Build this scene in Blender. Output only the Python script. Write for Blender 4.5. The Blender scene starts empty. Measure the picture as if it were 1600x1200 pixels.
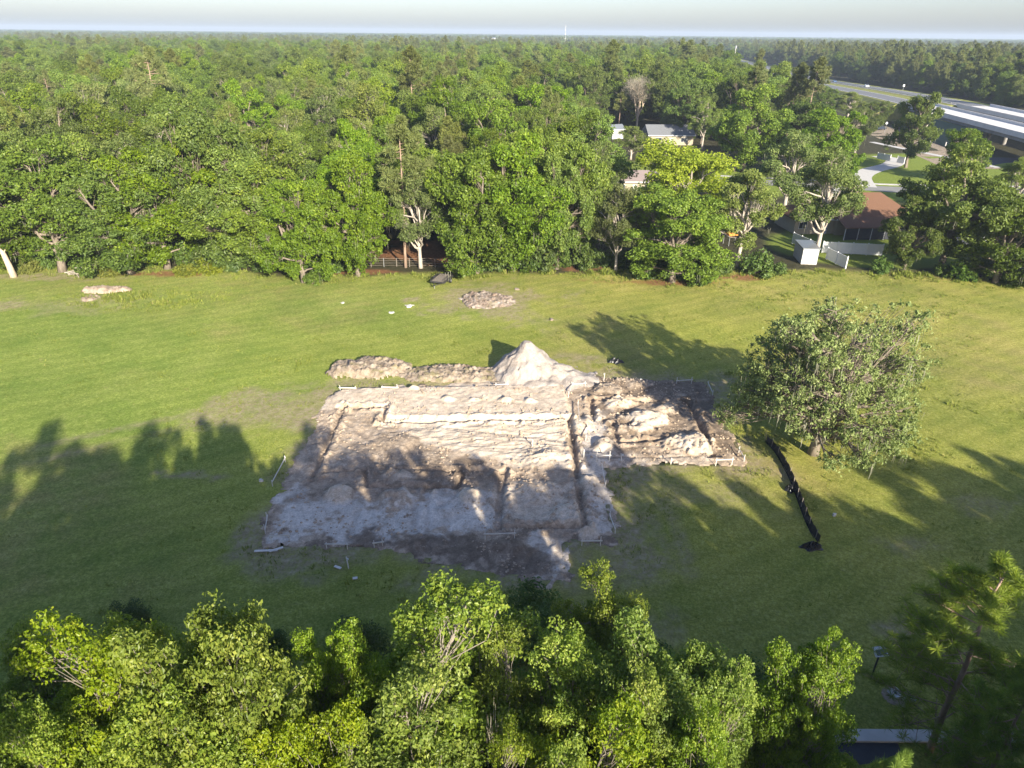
import bpy, math, random
import numpy as np
from mathutils import Vector, Matrix

# ------------------------------------------------------------------ camera, sky, sun, exposure
scene = bpy.context.scene
H = 31.0                                   # drone height in metres
FPX = 1067.0 / 1600.0                      # focal length / picture width
PITCH = math.radians(27.2)
ROLL = math.radians(0.57)
cam_d = bpy.data.cameras.new('camera')
cam = bpy.data.objects.new('camera', cam_d)
scene.collection.objects.link(cam)
cam.location = (0, 0, H)
cam_d.sensor_width = 36.0
cam_d.lens = 36.0 * FPX
cam_d.clip_start = 0.5
cam_d.clip_end = 30000
cam.matrix_world = Matrix.Translation((0, 0, H)) @ Matrix.Rotation(math.radians(90) - PITCH, 4, 'X') @ Matrix.Rotation(ROLL, 4, 'Z')
scene.camera = cam

SUN_EL = math.radians(21.5)
SUN_AZ = (0.410, -0.912)                   # ground direction towards the sun
sun_vec = Vector((SUN_AZ[0] * math.cos(SUN_EL), SUN_AZ[1] * math.cos(SUN_EL), math.sin(SUN_EL)))

world = bpy.data.worlds.new('World')
scene.world = world
world.use_nodes = True
wn = world.node_tree
sky = wn.nodes.new('ShaderNodeTexSky')
sky.sky_type = 'NISHITA'
sky.sun_disc = False
sky.sun_elevation = SUN_EL
sky.sun_rotation = math.atan2(SUN_AZ[0], SUN_AZ[1])
sky.altitude = 30
sky.air_density = 1.0
sky.dust_density = 1.45
sky.ozone_density = 3.0
bg = [n for n in wn.nodes if n.type == 'BACKGROUND'][0]
bg.inputs['Strength'].default_value = 0.088
tint = wn.nodes.new('ShaderNodeMix'); tint.data_type = 'RGBA'; tint.blend_type = 'MULTIPLY'
tint.inputs[0].default_value = 1.0; tint.inputs[7].default_value = (1.0, 0.97, 1.09, 1)      # white balance of the whole sky
wn.links.new(sky.outputs[0], tint.inputs[6])
wn.links.new(tint.outputs[2], bg.inputs['Color'])

sl = bpy.data.lights.new('sun', 'SUN')
sl.energy = 5.0
sl.angle = math.radians(0.6)
sl.color = (1.0, 0.92, 0.76)
so = bpy.data.objects.new('sun', sl)
scene.collection.objects.link(so)
so.rotation_euler = sun_vec.to_track_quat('Z', 'Y').to_euler()
so.location = (30, -60, 80)

scene.view_settings.view_transform = 'Standard'
scene.view_settings.look = 'None'
scene.view_settings.gamma = 1.0
scene.view_settings.exposure = 1.4
scene.cycles.max_bounces = 6
scene.cycles.diffuse_bounces = 3
scene.cycles.transmission_bounces = 4
scene.cycles.volume_bounces = 0
scene.cycles.use_denoising = True

rng = np.random.default_rng(7)
random.seed(7)
COL = scene.collection

# ------------------------------------------------------------------ helpers
def G(x, y, z=0.0):
    """place seen at photo pixel (x, y) that lies at height z: world X, Y"""
    u = (x - 800) / 1067.0
    v = (600 - y) / 1067.0
    c, s = math.cos(ROLL), math.sin(ROLL)
    uu, vv = u * c - v * s, u * s + v * c
    d = (uu, math.cos(PITCH) + vv * math.sin(PITCH), -math.sin(PITCH) + vv * math.cos(PITCH))
    t = (z - H) / d[2]
    return (d[0] * t, d[1] * t)

def pix(X, Y, Z):
    w = Y * math.cos(PITCH) - (Z - H) * math.sin(PITCH)
    uu = X / w
    vv = (Y * math.sin(PITCH) + (Z - H) * math.cos(PITCH)) / w
    c, s = math.cos(ROLL), math.sin(ROLL)
    return 800 + 1067 * (uu * c + vv * s), 600 - 1067 * (-uu * s + vv * c)

def height_for(X, Y, py):
    lo, hi = 0.0, 60.0
    for _ in range(40):
        m = (lo + hi) / 2
        if pix(X, Y, m)[1] > py:
            lo = m
        else:
            hi = m
    return lo

def tag(o, label=None, cat=None, group=None, kind=None):
    if label: o['label'] = label
    if cat: o['category'] = cat
    if group: o['group'] = group
    if kind: o['kind'] = kind
    return o

def empty(name, loc, rz=0.0, label=None, cat=None, group=None):
    e = bpy.data.objects.new(name, None)
    e.empty_display_size = 0.3
    COL.objects.link(e)
    e.location = loc if len(loc) == 3 else (loc[0], loc[1], 0)
    e.rotation_euler = (0, 0, rz)
    return tag(e, label, cat, group)

def link(name, me, parent=None, loc=None):
    o = bpy.data.objects.new(name, me)
    COL.objects.link(o)
    if parent: o.parent = parent
    if loc is not None: o.location = loc
    return o

def mesh_np(name, V, F, mat, attrs=None, smooth=False):
    """V (n,3); F (m,k) one polygon size; attrs {name: (m,) face floats or (n,) vertex floats}"""
    V = np.asarray(V, dtype=np.float32); F = np.asarray(F, dtype=np.int32)
    me = bpy.data.meshes.new(name)
    n, m, k = len(V), len(F), F.shape[1]
    me.vertices.add(n); me.vertices.foreach_set('co', V.ravel())
    me.loops.add(m * k); me.loops.foreach_set('vertex_index', F.ravel())
    me.polygons.add(m)
    me.polygons.foreach_set('loop_start', np.arange(0, m * k, k, dtype=np.int32))
    me.polygons.foreach_set('loop_total', np.full(m, k, dtype=np.int32))
    me.polygons.foreach_set('use_smooth', np.full(m, smooth, dtype=bool))
    for an, av in (attrs or {}).items():
        av = np.asarray(av, dtype=np.float32)
        a = me.attributes.new(an, 'FLOAT', 'POINT' if len(av) == n else 'FACE')
        a.data.foreach_set('value', av)
    me.update(calc_edges=True)
    if mat: me.materials.append(mat)
    return me

class MB:
    """collects boxes, bars and tubes into one mesh"""
    def __init__(self): self.v = []; self.f = []
    def poly(self, pts, faces):
        b = len(self.v); self.v += [tuple(p) for p in pts]; self.f += [tuple(b + i for i in q) for q in faces]
    def box(self, x0, x1, y0, y1, z0, z1):
        self.poly([(x0,y0,z0),(x1,y0,z0),(x1,y1,z0),(x0,y1,z0),(x0,y0,z1),(x1,y0,z1),(x1,y1,z1),(x0,y1,z1)],
                  [(3,2,1,0),(4,5,6,7),(0,1,5,4),(1,2,6,5),(2,3,7,6),(3,0,4,7)])
    def bar(self, p, q, w, h=None):
        p, q = Vector(p), Vector(q); h = h or w
        d = (q - p).normalized()
        a = Vector((0, 0, 1)) if abs(d.z) < 0.9 else Vector((0, 1, 0))
        s = d.cross(a).normalized() * w / 2; t = s.cross(d).normalized() * h / 2
        pts = [p-s-t, p+s-t, p+s+t, p-s+t, q-s-t, q+s-t, q+s+t, q-s+t]
        self.poly(pts, [(3,2,1,0),(4,5,6,7),(0,1,5,4),(1,2,6,5),(2,3,7,6),(3,0,4,7)])
    def tube(self, pts, rad, n=6, cap=True):
        pts = [Vector(p) for p in pts]; b = len(self.v); N = len(pts)
        for i, p in enumerate(pts):
            d = (pts[min(i+1, N-1)] - pts[max(i-1, 0)])
            d = d.normalized() if d.length > 1e-6 else Vector((0,0,1))
            a = Vector((1, 0, 0)) if abs(d.x) < 0.8 else Vector((0, 1, 0))
            s = d.cross(a).normalized(); t = d.cross(s)
            r = rad[i] if hasattr(rad, '__len__') else rad
            for k in range(n):
                an = 2 * math.pi * k / n
                self.v.append(tuple(p + s * (math.cos(an) * r) + t * (math.sin(an) * r)))
        for i in range(N - 1):
            for k in range(n):
                k2 = (k + 1) % n
                self.f.append((b+i*n+k, b+i*n+k2, b+(i+1)*n+k2, b+(i+1)*n+k))
        if cap:
            self.f.append(tuple(b + k for k in reversed(range(n))))
            self.f.append(tuple(b + (N-1)*n + k for k in range(n)))
    def mesh(self, name, mat, smooth=False):
        me = bpy.data.meshes.new(name)
        me.from_pydata(self.v, [], self.f)
        if smooth:
            me.polygons.foreach_set('use_smooth', np.ones(len(me.polygons), dtype=bool))
        me.update()
        if mat: me.materials.append(mat)
        return me
    def build(self, name, mat, parent=None, loc=None, smooth=False):
        return link(name, self.mesh(name, mat, smooth), parent, loc)

# value noise for shaping meshes
def vnoise(x, y, seed=0):
    xi = np.floor(x).astype(np.int64); yi = np.floor(y).astype(np.int64)
    xf = x - xi; yf = y - yi
    def h(a, b):
        n = (a * 374761393 + b * 668265263 + seed * 974711) & 0x7fffffff
        n = ((n ^ (n >> 13)) * 1274126177) & 0x7fffffff
        return ((n ^ (n >> 16)) & 0xffff) / 65535.0
    u = xf * xf * (3 - 2 * xf); v = yf * yf * (3 - 2 * yf)
    return (h(xi, yi) * (1-u) + h(xi+1, yi) * u) * (1-v) + (h(xi, yi+1) * (1-u) + h(xi+1, yi+1) * u) * v
def fbm(x, y, seed=0, o=4):
    s = np.zeros_like(x, dtype=float); a = 0.5; t = 0
    for i in range(o):
        s += a * vnoise(x, y, seed + i * 17); t += a; a *= 0.5; x = x * 2.03 + 5.1; y = y * 2.03 + 1.7
    return s / t
def sstep(a, b, x):
    t = np.clip((x - a) / (b - a), 0, 1); return t * t * (3 - 2 * t)
def seg_dist(X, Y, a, b):
    ax, ay = a; bx, by = b
    dx, dy = bx - ax, by - ay; L = dx*dx + dy*dy + 1e-9
    t = np.clip(((X - ax) * dx + (Y - ay) * dy) / L, 0, 1)
    return np.hypot(X - ax - t * dx, Y - ay - t * dy)
def poly_sd(X, Y, P):
    """signed distance, negative inside"""
    d = np.full(X.shape, 1e9); ins = np.zeros(X.shape, bool)
    n = len(P)
    for i in range(n):
        a, b = P[i], P[(i + 1) % n]
        d = np.minimum(d, seg_dist(X, Y, a, b))
        c = ((a[1] > Y) != (b[1] > Y)) & (X < (b[0]-a[0]) * (Y-a[1]) / (b[1]-a[1] + 1e-12) + a[0])
        ins ^= c
    return np.where(ins, -d, d)

# ------------------------------------------------------------------ materials
class NT:
    def __init__(self, name):
        self.m = bpy.data.materials.new(name); self.m.use_nodes = True
        self.t = self.m.node_tree; self.t.nodes.clear()
        self.out = self.t.nodes.new('ShaderNodeOutputMaterial')
    def n(self, ty, **kw):
        nd = self.t.nodes.new(ty)
        for k, v in kw.items():
            if k.startswith('i_'):
                key = k[2:].replace('_', ' ')
                nd.inputs[key].default_value = v
            else: setattr(nd, k, v)
        return nd
    def l(self, a, b): self.t.links.new(a, b)
    def attr(self, name): return self.n('ShaderNodeAttribute', attribute_name=name).outputs['Fac']
    def noise(self, scale, detail=4, rough=0.6, vec=None, dist=0.0):
        nd = self.n('ShaderNodeTexNoise'); nd.inputs['Scale'].default_value = scale
        nd.inputs['Detail'].default_value = detail; nd.inputs['Roughness'].default_value = rough
        nd.inputs['Distortion'].default_value = dist
        if vec is not None: self.l(vec, nd.inputs['Vector'])
        return nd.outputs['Fac']
    def pos(self): return self.n('ShaderNodeNewGeometry').outputs['Position']
    def ramp(self, fac, stops):
        r = self.n('ShaderNodeValToRGB'); e = r.color_ramp.elements
        while len(e) < len(stops): e.new(0.5)
        for el, (p, c) in zip(e, stops): el.position = p; el.color = (*c, 1) if len(c) == 3 else c
        self.l(fac, r.inputs['Fac']); return r.outputs['Color']
    def mix(self, fac, a, b, mode='MIX'):
        nd = self.n('ShaderNodeMix', data_type='RGBA', blend_type=mode)
        for sock, v in ((nd.inputs[0], fac), (nd.inputs[6], a), (nd.inputs[7], b)):
            if isinstance(v, (int, float)): sock.default_value = v
            elif isinstance(v, tuple): sock.default_value = (*v, 1)
            else: self.l(v, sock)
        return nd.outputs[2]
    def math(self, op, a, b=None, clamp=False):
        nd = self.n('ShaderNodeMath', operation=op, use_clamp=clamp)
        for i, v in enumerate((a, b)):
            if v is None: continue
            if isinstance(v, (int, float)): nd.inputs[i].default_value = v
            else: self.l(v, nd.inputs[i])
        return nd.outputs[0]
    def bump(self, h, strength=0.5, dist=0.1):
        b = self.n('ShaderNodeBump'); b.inputs['Strength'].default_value = strength
        b.inputs['Distance'].default_value = dist; self.l(h, b.inputs['Height']); return b.outputs['Normal']
    def principled(self, col, rough=0.7, spec=0.3, normal=None, metallic=0.0):
        p = self.n('ShaderNodeBsdfPrincipled')
        if isinstance(col, tuple): p.inputs['Base Color'].default_value = (*col, 1)
        else: self.l(col, p.inputs['Base Color'])
        p.inputs['Roughness'].default_value = rough
        p.inputs['Specular IOR Level'].default_value = spec
        p.inputs['Metallic'].default_value = metallic
        if normal is not None: self.l(normal, p.inputs['Normal'])
        return p.outputs[0]
    def done(self, sh): self.l(sh, self.out.inputs['Surface']); return self.m

def plain(name, col, rough=0.7, spec=0.3, vary=0.15, scale=3.0, metallic=0.0, bump=0.0):
    t = NT(name); p = t.n('ShaderNodeTexCoord').outputs['Object']
    f = t.noise(scale, 5, 0.65, p)
    lo = tuple(c * (1 - vary) for c in col); hi = tuple(min(1, c * (1 + vary)) for c in col)
    c = t.ramp(f, [(0.3, lo), (0.7, hi)])
    nrm = t.bump(t.noise(scale * 6, 4, 0.7, p), bump, 0.03) if bump else None
    return t.done(t.principled(c, rough, spec, nrm, metallic))

def leaf_mat(name, dark, light, young, transl=0.35, rough=0.5, objvar=0.25):
    t = NT(name)
    r = t.attr('rnd')
    oi = t.n('ShaderNodeObjectInfo').outputs['Random']
    c = t.ramp(r, [(0.0, dark), (0.55, light), (1.0, young)])
    hsv = t.n('ShaderNodeHueSaturation')
    t.l(t.math('ADD', t.math('MULTIPLY', oi, 0.022), 0.486), hsv.inputs['Hue'])
    oi2 = t.math('FRACT', t.math('MULTIPLY', oi, 7.31))
    t.l(t.math('ADD', t.math('MULTIPLY', oi2, objvar * 2), 1 - objvar), hsv.inputs['Value'])
    oi3 = t.math('FRACT', t.math('MULTIPLY', oi, 13.7))
    t.l(t.math('ADD', t.math('MULTIPLY', oi3, 0.18), 0.92), hsv.inputs['Saturation'])
    t.l(c, hsv.inputs['Color'])
    pr = t.principled(hsv.outputs[0], rough, 0.35)
    tr = t.n('ShaderNodeBsdfTranslucent')
    t.l(t.mix(1.0, hsv.outputs[0], (1.15, 1.25, 0.5), 'MULTIPLY'), tr.inputs['Color'])
    mx = t.n('ShaderNodeMixShader'); mx.inputs[0].default_value = transl
    t.l(pr, mx.inputs[1]); t.l(tr.outputs[0], mx.inputs[2])
    return t.done(mx.outputs[0])

def bark_mat(name, a, b, scale=6):
    t = NT(name); p = t.n('ShaderNodeTexCoord').outputs['Object']
    mp = t.n('ShaderNodeMapping'); mp.inputs['Scale'].default_value = (1, 1, 0.25); t.l(p, mp.inputs['Vector'])
    f = t.noise(scale, 5, 0.7, mp.outputs[0])
    return t.done(t.principled(t.ramp(f, [(0.3, a), (0.7, b)]), 0.9, 0.1, t.bump(f, 0.6, 0.05)))

M = {}
M['oak_leaf'] = leaf_mat('oak_leaf', (0.062, 0.104, 0.012), (0.120, 0.181, 0.020), (0.216, 0.274, 0.036), 0.33, 0.5, 0.34)
M['mid_leaf'] = leaf_mat('mid_leaf', (0.083, 0.118, 0.025), (0.142, 0.185, 0.038), (0.231, 0.262, 0.067), 0.3, 0.6)
M['grey_leaf'] = leaf_mat('grey_leaf', (0.132, 0.176, 0.051), (0.233, 0.286, 0.089), (0.403, 0.432, 0.177), 0.3, 0.6, 0.08)
M['bright_leaf'] = leaf_mat('bright_leaf', (0.081, 0.134, 0.015), (0.190, 0.263, 0.031), (0.328, 0.375, 0.061), 0.42, 0.45, 0.12)
M['yellow_leaf'] = leaf_mat('yellow_leaf', (0.158, 0.234, 0.013), (0.274, 0.354, 0.020), (0.389, 0.449, 0.033), 0.4, 0.5, 0.05)
M['pine_leaf'] = leaf_mat('pine_leaf', (0.099, 0.121, 0.028), (0.143, 0.167, 0.040), (0.209, 0.218, 0.060), 0.2, 0.6)
M['pine_near'] = leaf_mat('pine_near', (0.131, 0.186, 0.036), (0.207, 0.283, 0.055), (0.370, 0.435, 0.082), 0.3, 0.5, 0.1)
M['shrub_leaf'] = leaf_mat('shrub_leaf', (0.048, 0.088, 0.015), (0.084, 0.139, 0.022), (0.150, 0.191, 0.030), 0.3, 0.5, 0.2)
M['weed_leaf'] = leaf_mat('weed_leaf', (0.12, 0.15, 0.020), (0.19, 0.21, 0.03), (0.28, 0.27, 0.04), 0.35, 0.6, 0.15)
M['dead_leaf'] = leaf_mat('dead_leaf', (0.20, 0.170, 0.13), (0.27, 0.235, 0.18), (0.33, 0.29, 0.23), 0.1, 0.8, 0.05)
M['moss'] = leaf_mat('moss', (0.150, 0.150, 0.105), (0.220, 0.215, 0.155), (0.290, 0.280, 0.210), 0.25, 0.9, 0.1)
M['bark'] = bark_mat('bark', (0.13, 0.105, 0.08), (0.27, 0.225, 0.18))
M['pale_bark'] = bark_mat('pale_bark', (0.28, 0.24, 0.20), (0.50, 0.44, 0.37))
M['grey_bark'] = bark_mat('grey_bark', (0.15, 0.13, 0.105), (0.30, 0.26, 0.21))
M['pine_bark'] = bark_mat('pine_bark', (0.20, 0.135, 0.095), (0.38, 0.28, 0.21), 4)
M['bleached_wood'] = bark_mat('bleached_wood', (0.35, 0.28, 0.21), (0.58, 0.47, 0.35))

# ------------------------------------------------------------------ the ground
FIELD = [(-400, 93), (-75, 95), (-50, 96.5), (-30, 93), (-10, 95), (20, 97), (45, 99), (60, 97), (76, 92), (400, 70), (400, -60), (-400, -60)]
PAD = [G(*p) for p in [(513,612),(560,606),(640,603),(760,596),(850,598),(890,586),(960,590),(1040,594),(1105,595),(1117,625),(1140,670),(1170,716),(1162,732),
       (1090,728),(1010,728),(952,735),(956,770),(966,830),(960,850),(893,852),(892,912),(850,918),(800,905),(740,892),(660,876),(585,860),(500,858),(403,862),(408,830),(428,775),(455,720),(482,680),(496,645)]]
STREET = [G(700,262), G(950,272), G(1150,283), G(1330,292), G(1420,297), G(1620,300)]
def street_y(X):
    xs = [p[0] for p in STREET]; ys = [p[1] for p in STREET]
    return np.interp(X, xs, ys)

def axis(parts):
    a = [np.array([parts[0][0]])]
    for lo, hi, st in parts:
        n = max(1, int(round((hi - lo) / st)))
        a.append(np.linspace(lo, hi, n + 1)[1:])
    return np.concatenate(a)
gx = axis([(-9500,-2000,1500),(-2000,-300,170),(-300,-95,8),(-95,95,0.5),(95,300,5),(300,2000,170),(2000,9500,1500)])
gy = axis([(-1500,-100,200),(-100,15,5),(15,115,0.5),(115,300,2.5),(300,1000,35),(1000,9500,850)])
X, Y = np.meshgrid(gx, gy)
field_sd = poly_sd(X, Y, FIELD)
wob = (fbm(X * 0.18, Y * 0.18, 3) - 0.5) * 5
infield = sstep(1.0, -1.5, field_sd + wob * 0.7)
pad_sd = poly_sd(X, Y, PAD)
Z = (fbm(X * 0.05, Y * 0.05, 5, 3) - 0.5) * 0.5 * infield * sstep(2, 14, pad_sd)
Z += (fbm(X * 0.5, Y * 0.5, 6, 3) - 0.5) * 0.10 * sstep(0.2, 3, pad_sd)
Z = np.where(pad_sd < -0.8, -1.4, Z)
def blob(px, py, rx, ry, seed, k=0.5):
    """irregular patch centred on a place; 0..1"""
    cx, cy = G(px, py)
    d = np.hypot((X - cx) / rx, (Y - cy) / ry) + (fbm(X * 0.35, Y * 0.35, seed) - 0.5) * 4 * k + (fbm(X * 1.3, Y * 1.3, seed + 3) - 0.5) * 2.5 * k
    return sstep(1.15, 0.45, d)
# bare soil that shows through the grass
dirt = np.zeros_like(X)
edge = sstep(2.4, -0.2, pad_sd + (fbm(X * 0.5, Y * 0.5, 9) - 0.5) * 7)
dirt = np.maximum(dirt, edge * 0.9)
for b in [(60,432,10,1.8,21),(15,478,3.2,1.6,22),(765,465,5.5,4.6,23),(640,470,1.6,0.9,24),(430,640,6.5,3.8,25),(360,655,4,2,44),(770,470,8,6,45),(900,560,3,1.2,46),(1050,770,6,2.6,26),(985,840,2.6,3.6,27),(290,742,2.6,0.7,28),
          (1440,850,2.5,1.0,29),(1580,790,4,1.2,30),(1400,990,1.4,1.0,31),(1080,600,2,1,32),(620,650,2,1,33),(440,870,2.6,0.8,34),(420,885,2,0.5,35),(1230,735,1.5,2.5,36),(1040,985,1.5,0.9,37),
          (720,462,3,2.5,38),(150,475,9,4,39),(865,500,1.0,0.7,40),(580,600,6,1.2,41),(860,960,2,0.8,42),(1000,900,2.0,1.6,43)]:
    dirt = np.maximum(dirt, blob(*b) * (0.45 if b[4] in (39, 26, 37, 43, 29, 30) else 0.8))
for pts in ([(505,612),(430,622),(330,640),(200,668),(60,700)], [(500,625),(420,640),(320,660),(190,690),(40,728)],       # wheel tracks worn into the grass
            [(905,585),(880,540),(830,500),(800,478)], [(925,588),(905,545),(852,503),(820,480)], [(960,735),(1010,790),(1040,860),(1050,960)], [(985,735),(1040,795),(1072,865),(1085,960)]):
    P_ = [G(*q) for q in pts]
    d = np.minimum.reduce([seg_dist(X, Y, a, b) for a, b in zip(P_[:-1], P_[1:])])
    dirt = np.maximum(dirt, sstep(.75, .2, d + (fbm(X * 1.1, Y * 1.1, 121) - .5) * .9) * .5 * sstep(.3, .6, fbm(X * .25, Y * .25, 122)))
litter = np.zeros_like(X)                      # pine straw and dead leaves below the edge trees
for b in [(655,392,8,7,51),(830,412,13,2.0,52),(1140,432,7,1.6,53),(940,418,5,3,54),(250,428,9,1.3,55),(560,425,8,1.2,56),(1040,440,9,1.4,57)]:
    litter = np.maximum(litter, blob(*b, k=0.35))
lush = sstep(10, -45, X + (fbm(X * 0.05, Y * 0.05, 61) - 0.5) * 45)       # greener to the left
dry = sstep(0.48, 0.72, fbm(X * 0.09 + 3, Y * 0.09, 63)) * 0.7
dry = np.maximum(dry, sstep(70, 95, Y + (fbm(X*0.1, Y*0.1, 64)-0.5)*22) * 0.55)
lawn = np.zeros_like(X)                        # house lots along the street
lawn = np.maximum(lawn, sstep(22, 15, np.abs(Y - street_y(X) - 3) + (fbm(X*.1,Y*.1,66)-.5)*10) * sstep(-10, 15, X) * sstep(230, 200, X))
lawn = np.maximum(lawn, sstep(1.05, .9, np.hypot((X-118)/34, (Y-186)/28)))
lawn = np.maximum(lawn, sstep(1.05, .9, np.hypot((X-58)/16, (Y-111)/12)) * 0.9)
lawn = np.maximum(lawn, sstep(1.05, .9, np.hypot((X-100)/30, (Y-120)/20)) * 0.9)
nv = X.shape
idx = np.arange(X.size).reshape(nv)
F = np.stack([idx[:-1,:-1], idx[:-1,1:], idx[1:,1:], idx[1:,:-1]], -1).reshape(-1, 4)
# drop the cells wholly under the building pad
cen_sd = pad_sd[:-1,:-1].ravel()
F = F[cen_sd > -3.0]

def ground_material():
    t = NT('field_ground'); p = t.pos()
    inf, di, li, lu, dr, la = [t.attr(a) for a in ('infield','dirt','litter','lush','dry','lawn')]
    n1 = t.noise(0.35, 5, 0.6, p); n2 = t.noise(3.0, 5, 0.7, p); n3 = t.noise(8.0, 5, 0.78, p); n4 = t.noise(0.06, 3, 0.5, p)
    olive = t.ramp(n2, [(0.25, (0.213, 0.230, 0.038)), (0.5, (0.322, 0.330, 0.067)), (0.75, (0.452, 0.444, 0.137))])
    green = t.ramp(n2, [(0.25, (0.161, 0.222, 0.035)), (0.5, (0.250, 0.319, 0.063)), (0.75, (0.386, 0.426, 0.119))])
    straw = t.ramp(n2, [(0.25, (0.234, 0.189, 0.063)), (0.55, (0.377, 0.312, 0.126)), (0.8, (0.507, 0.429, 0.210))])
    g = t.mix(lu, olive, green)
    g = t.mix(t.math('MULTIPLY', dr, t.ramp(n1, [(0.35, (0.1,)*3), (0.65, (0.85,)*3)])), g, straw)
    # faint mowing lines running across the field
    mp = t.n('ShaderNodeMapping'); mp.inputs['Rotation'].default_value = (0, 0, math.radians(62)); t.l(p, mp.inputs['Vector'])
    wv = t.n('ShaderNodeTexWave'); wv.inputs['Scale'].default_value = 0.16; wv.inputs['Distortion'].default_value = 6.0
    wv.inputs['Detail'].default_value = 3; wv.inputs['Detail Scale'].default_value = 0.6; t.l(mp.outputs[0], wv.inputs['Vector'])
    g = t.mix(1.0, g, t.ramp(wv.outputs['Fac'], [(0.0, (0.91, 0.93, 0.91)), (1.0, (1.06, 1.05, 1.06))]), 'MULTIPLY')
    g = t.mix(1.0, g, t.ramp(n3, [(0.34, (0.55, 0.58, 0.52)), (0.66, (1.34, 1.32, 1.30))]), 'MULTIPLY')
    g = t.mix(1.0, g, t.ramp(n4, [(0.3, (0.82, 0.86, 0.82)), (0.7, (1.14, 1.10, 1.08))]), 'MULTIPLY')
    pt = t.noise(0.16, 5, 0.65, p)
    g = t.mix(1.0, g, t.ramp(pt, [(0.34, (0.80, 0.88, 0.80)), (0.5, (1.0, 1.0, 1.0)), (0.66, (1.16, 1.10, 1.22))]), 'MULTIPLY')
    # small thin spots
    thin = t.ramp(t.noise(0.9, 6, 0.72, p), [(0.60, (0,)*3), (0.74, (0.55,)*3)])
    g = t.mix(thin, g, straw)
    soil = t.ramp(t.noise(1.6, 6, 0.75, p), [(0.25, (0.17, 0.125, 0.075)), (0.5, (0.36, 0.28, 0.185)), (0.75, (0.56, 0.46, 0.34))])
    dfac = t.math('MULTIPLY', di, t.ramp(t.noise(2.2, 6, 0.75, p), [(0.32, (0.15,)*3), (0.58, (1.0,)*3)]))
    g = t.mix(dfac, g, soil)
    lawnc = t.ramp(n2, [(0.25, (0.130, 0.182, 0.029)), (0.75, (0.260, 0.312, 0.052))])
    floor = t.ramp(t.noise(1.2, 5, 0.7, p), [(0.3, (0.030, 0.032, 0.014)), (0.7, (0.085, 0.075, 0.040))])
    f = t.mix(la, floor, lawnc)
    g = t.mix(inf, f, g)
    lit = t.ramp(t.noise(2.5, 6, 0.7, p), [(0.3, (0.17, 0.075, 0.035)), (0.55, (0.27, 0.130, 0.065)), (0.8, (0.40, 0.24, 0.14))])
    g = t.mix(t.math('MULTIPLY', li, 0.92), g, lit)
    hgt = t.math('ADD', t.math('MULTIPLY', n3, 0.6), t.noise(40.0, 2, 0.7, p))
    return t.done(t.principled(g, 0.92, 0.12, t.bump(hgt, 0.8, 0.12)))
V = np.stack([X.ravel(), Y.ravel(), Z.ravel()], -1)
ground = link('ground', mesh_np('ground', V, F, ground_material(),
      {'infield': infield.ravel(), 'dirt': dirt.ravel(), 'litter': litter.ravel(), 'lush': lush.ravel(), 'dry': dry.ravel(), 'lawn': lawn.ravel()}, True))
tag(ground, 'mown green field reaching back to the woods', kind='structure')

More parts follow.
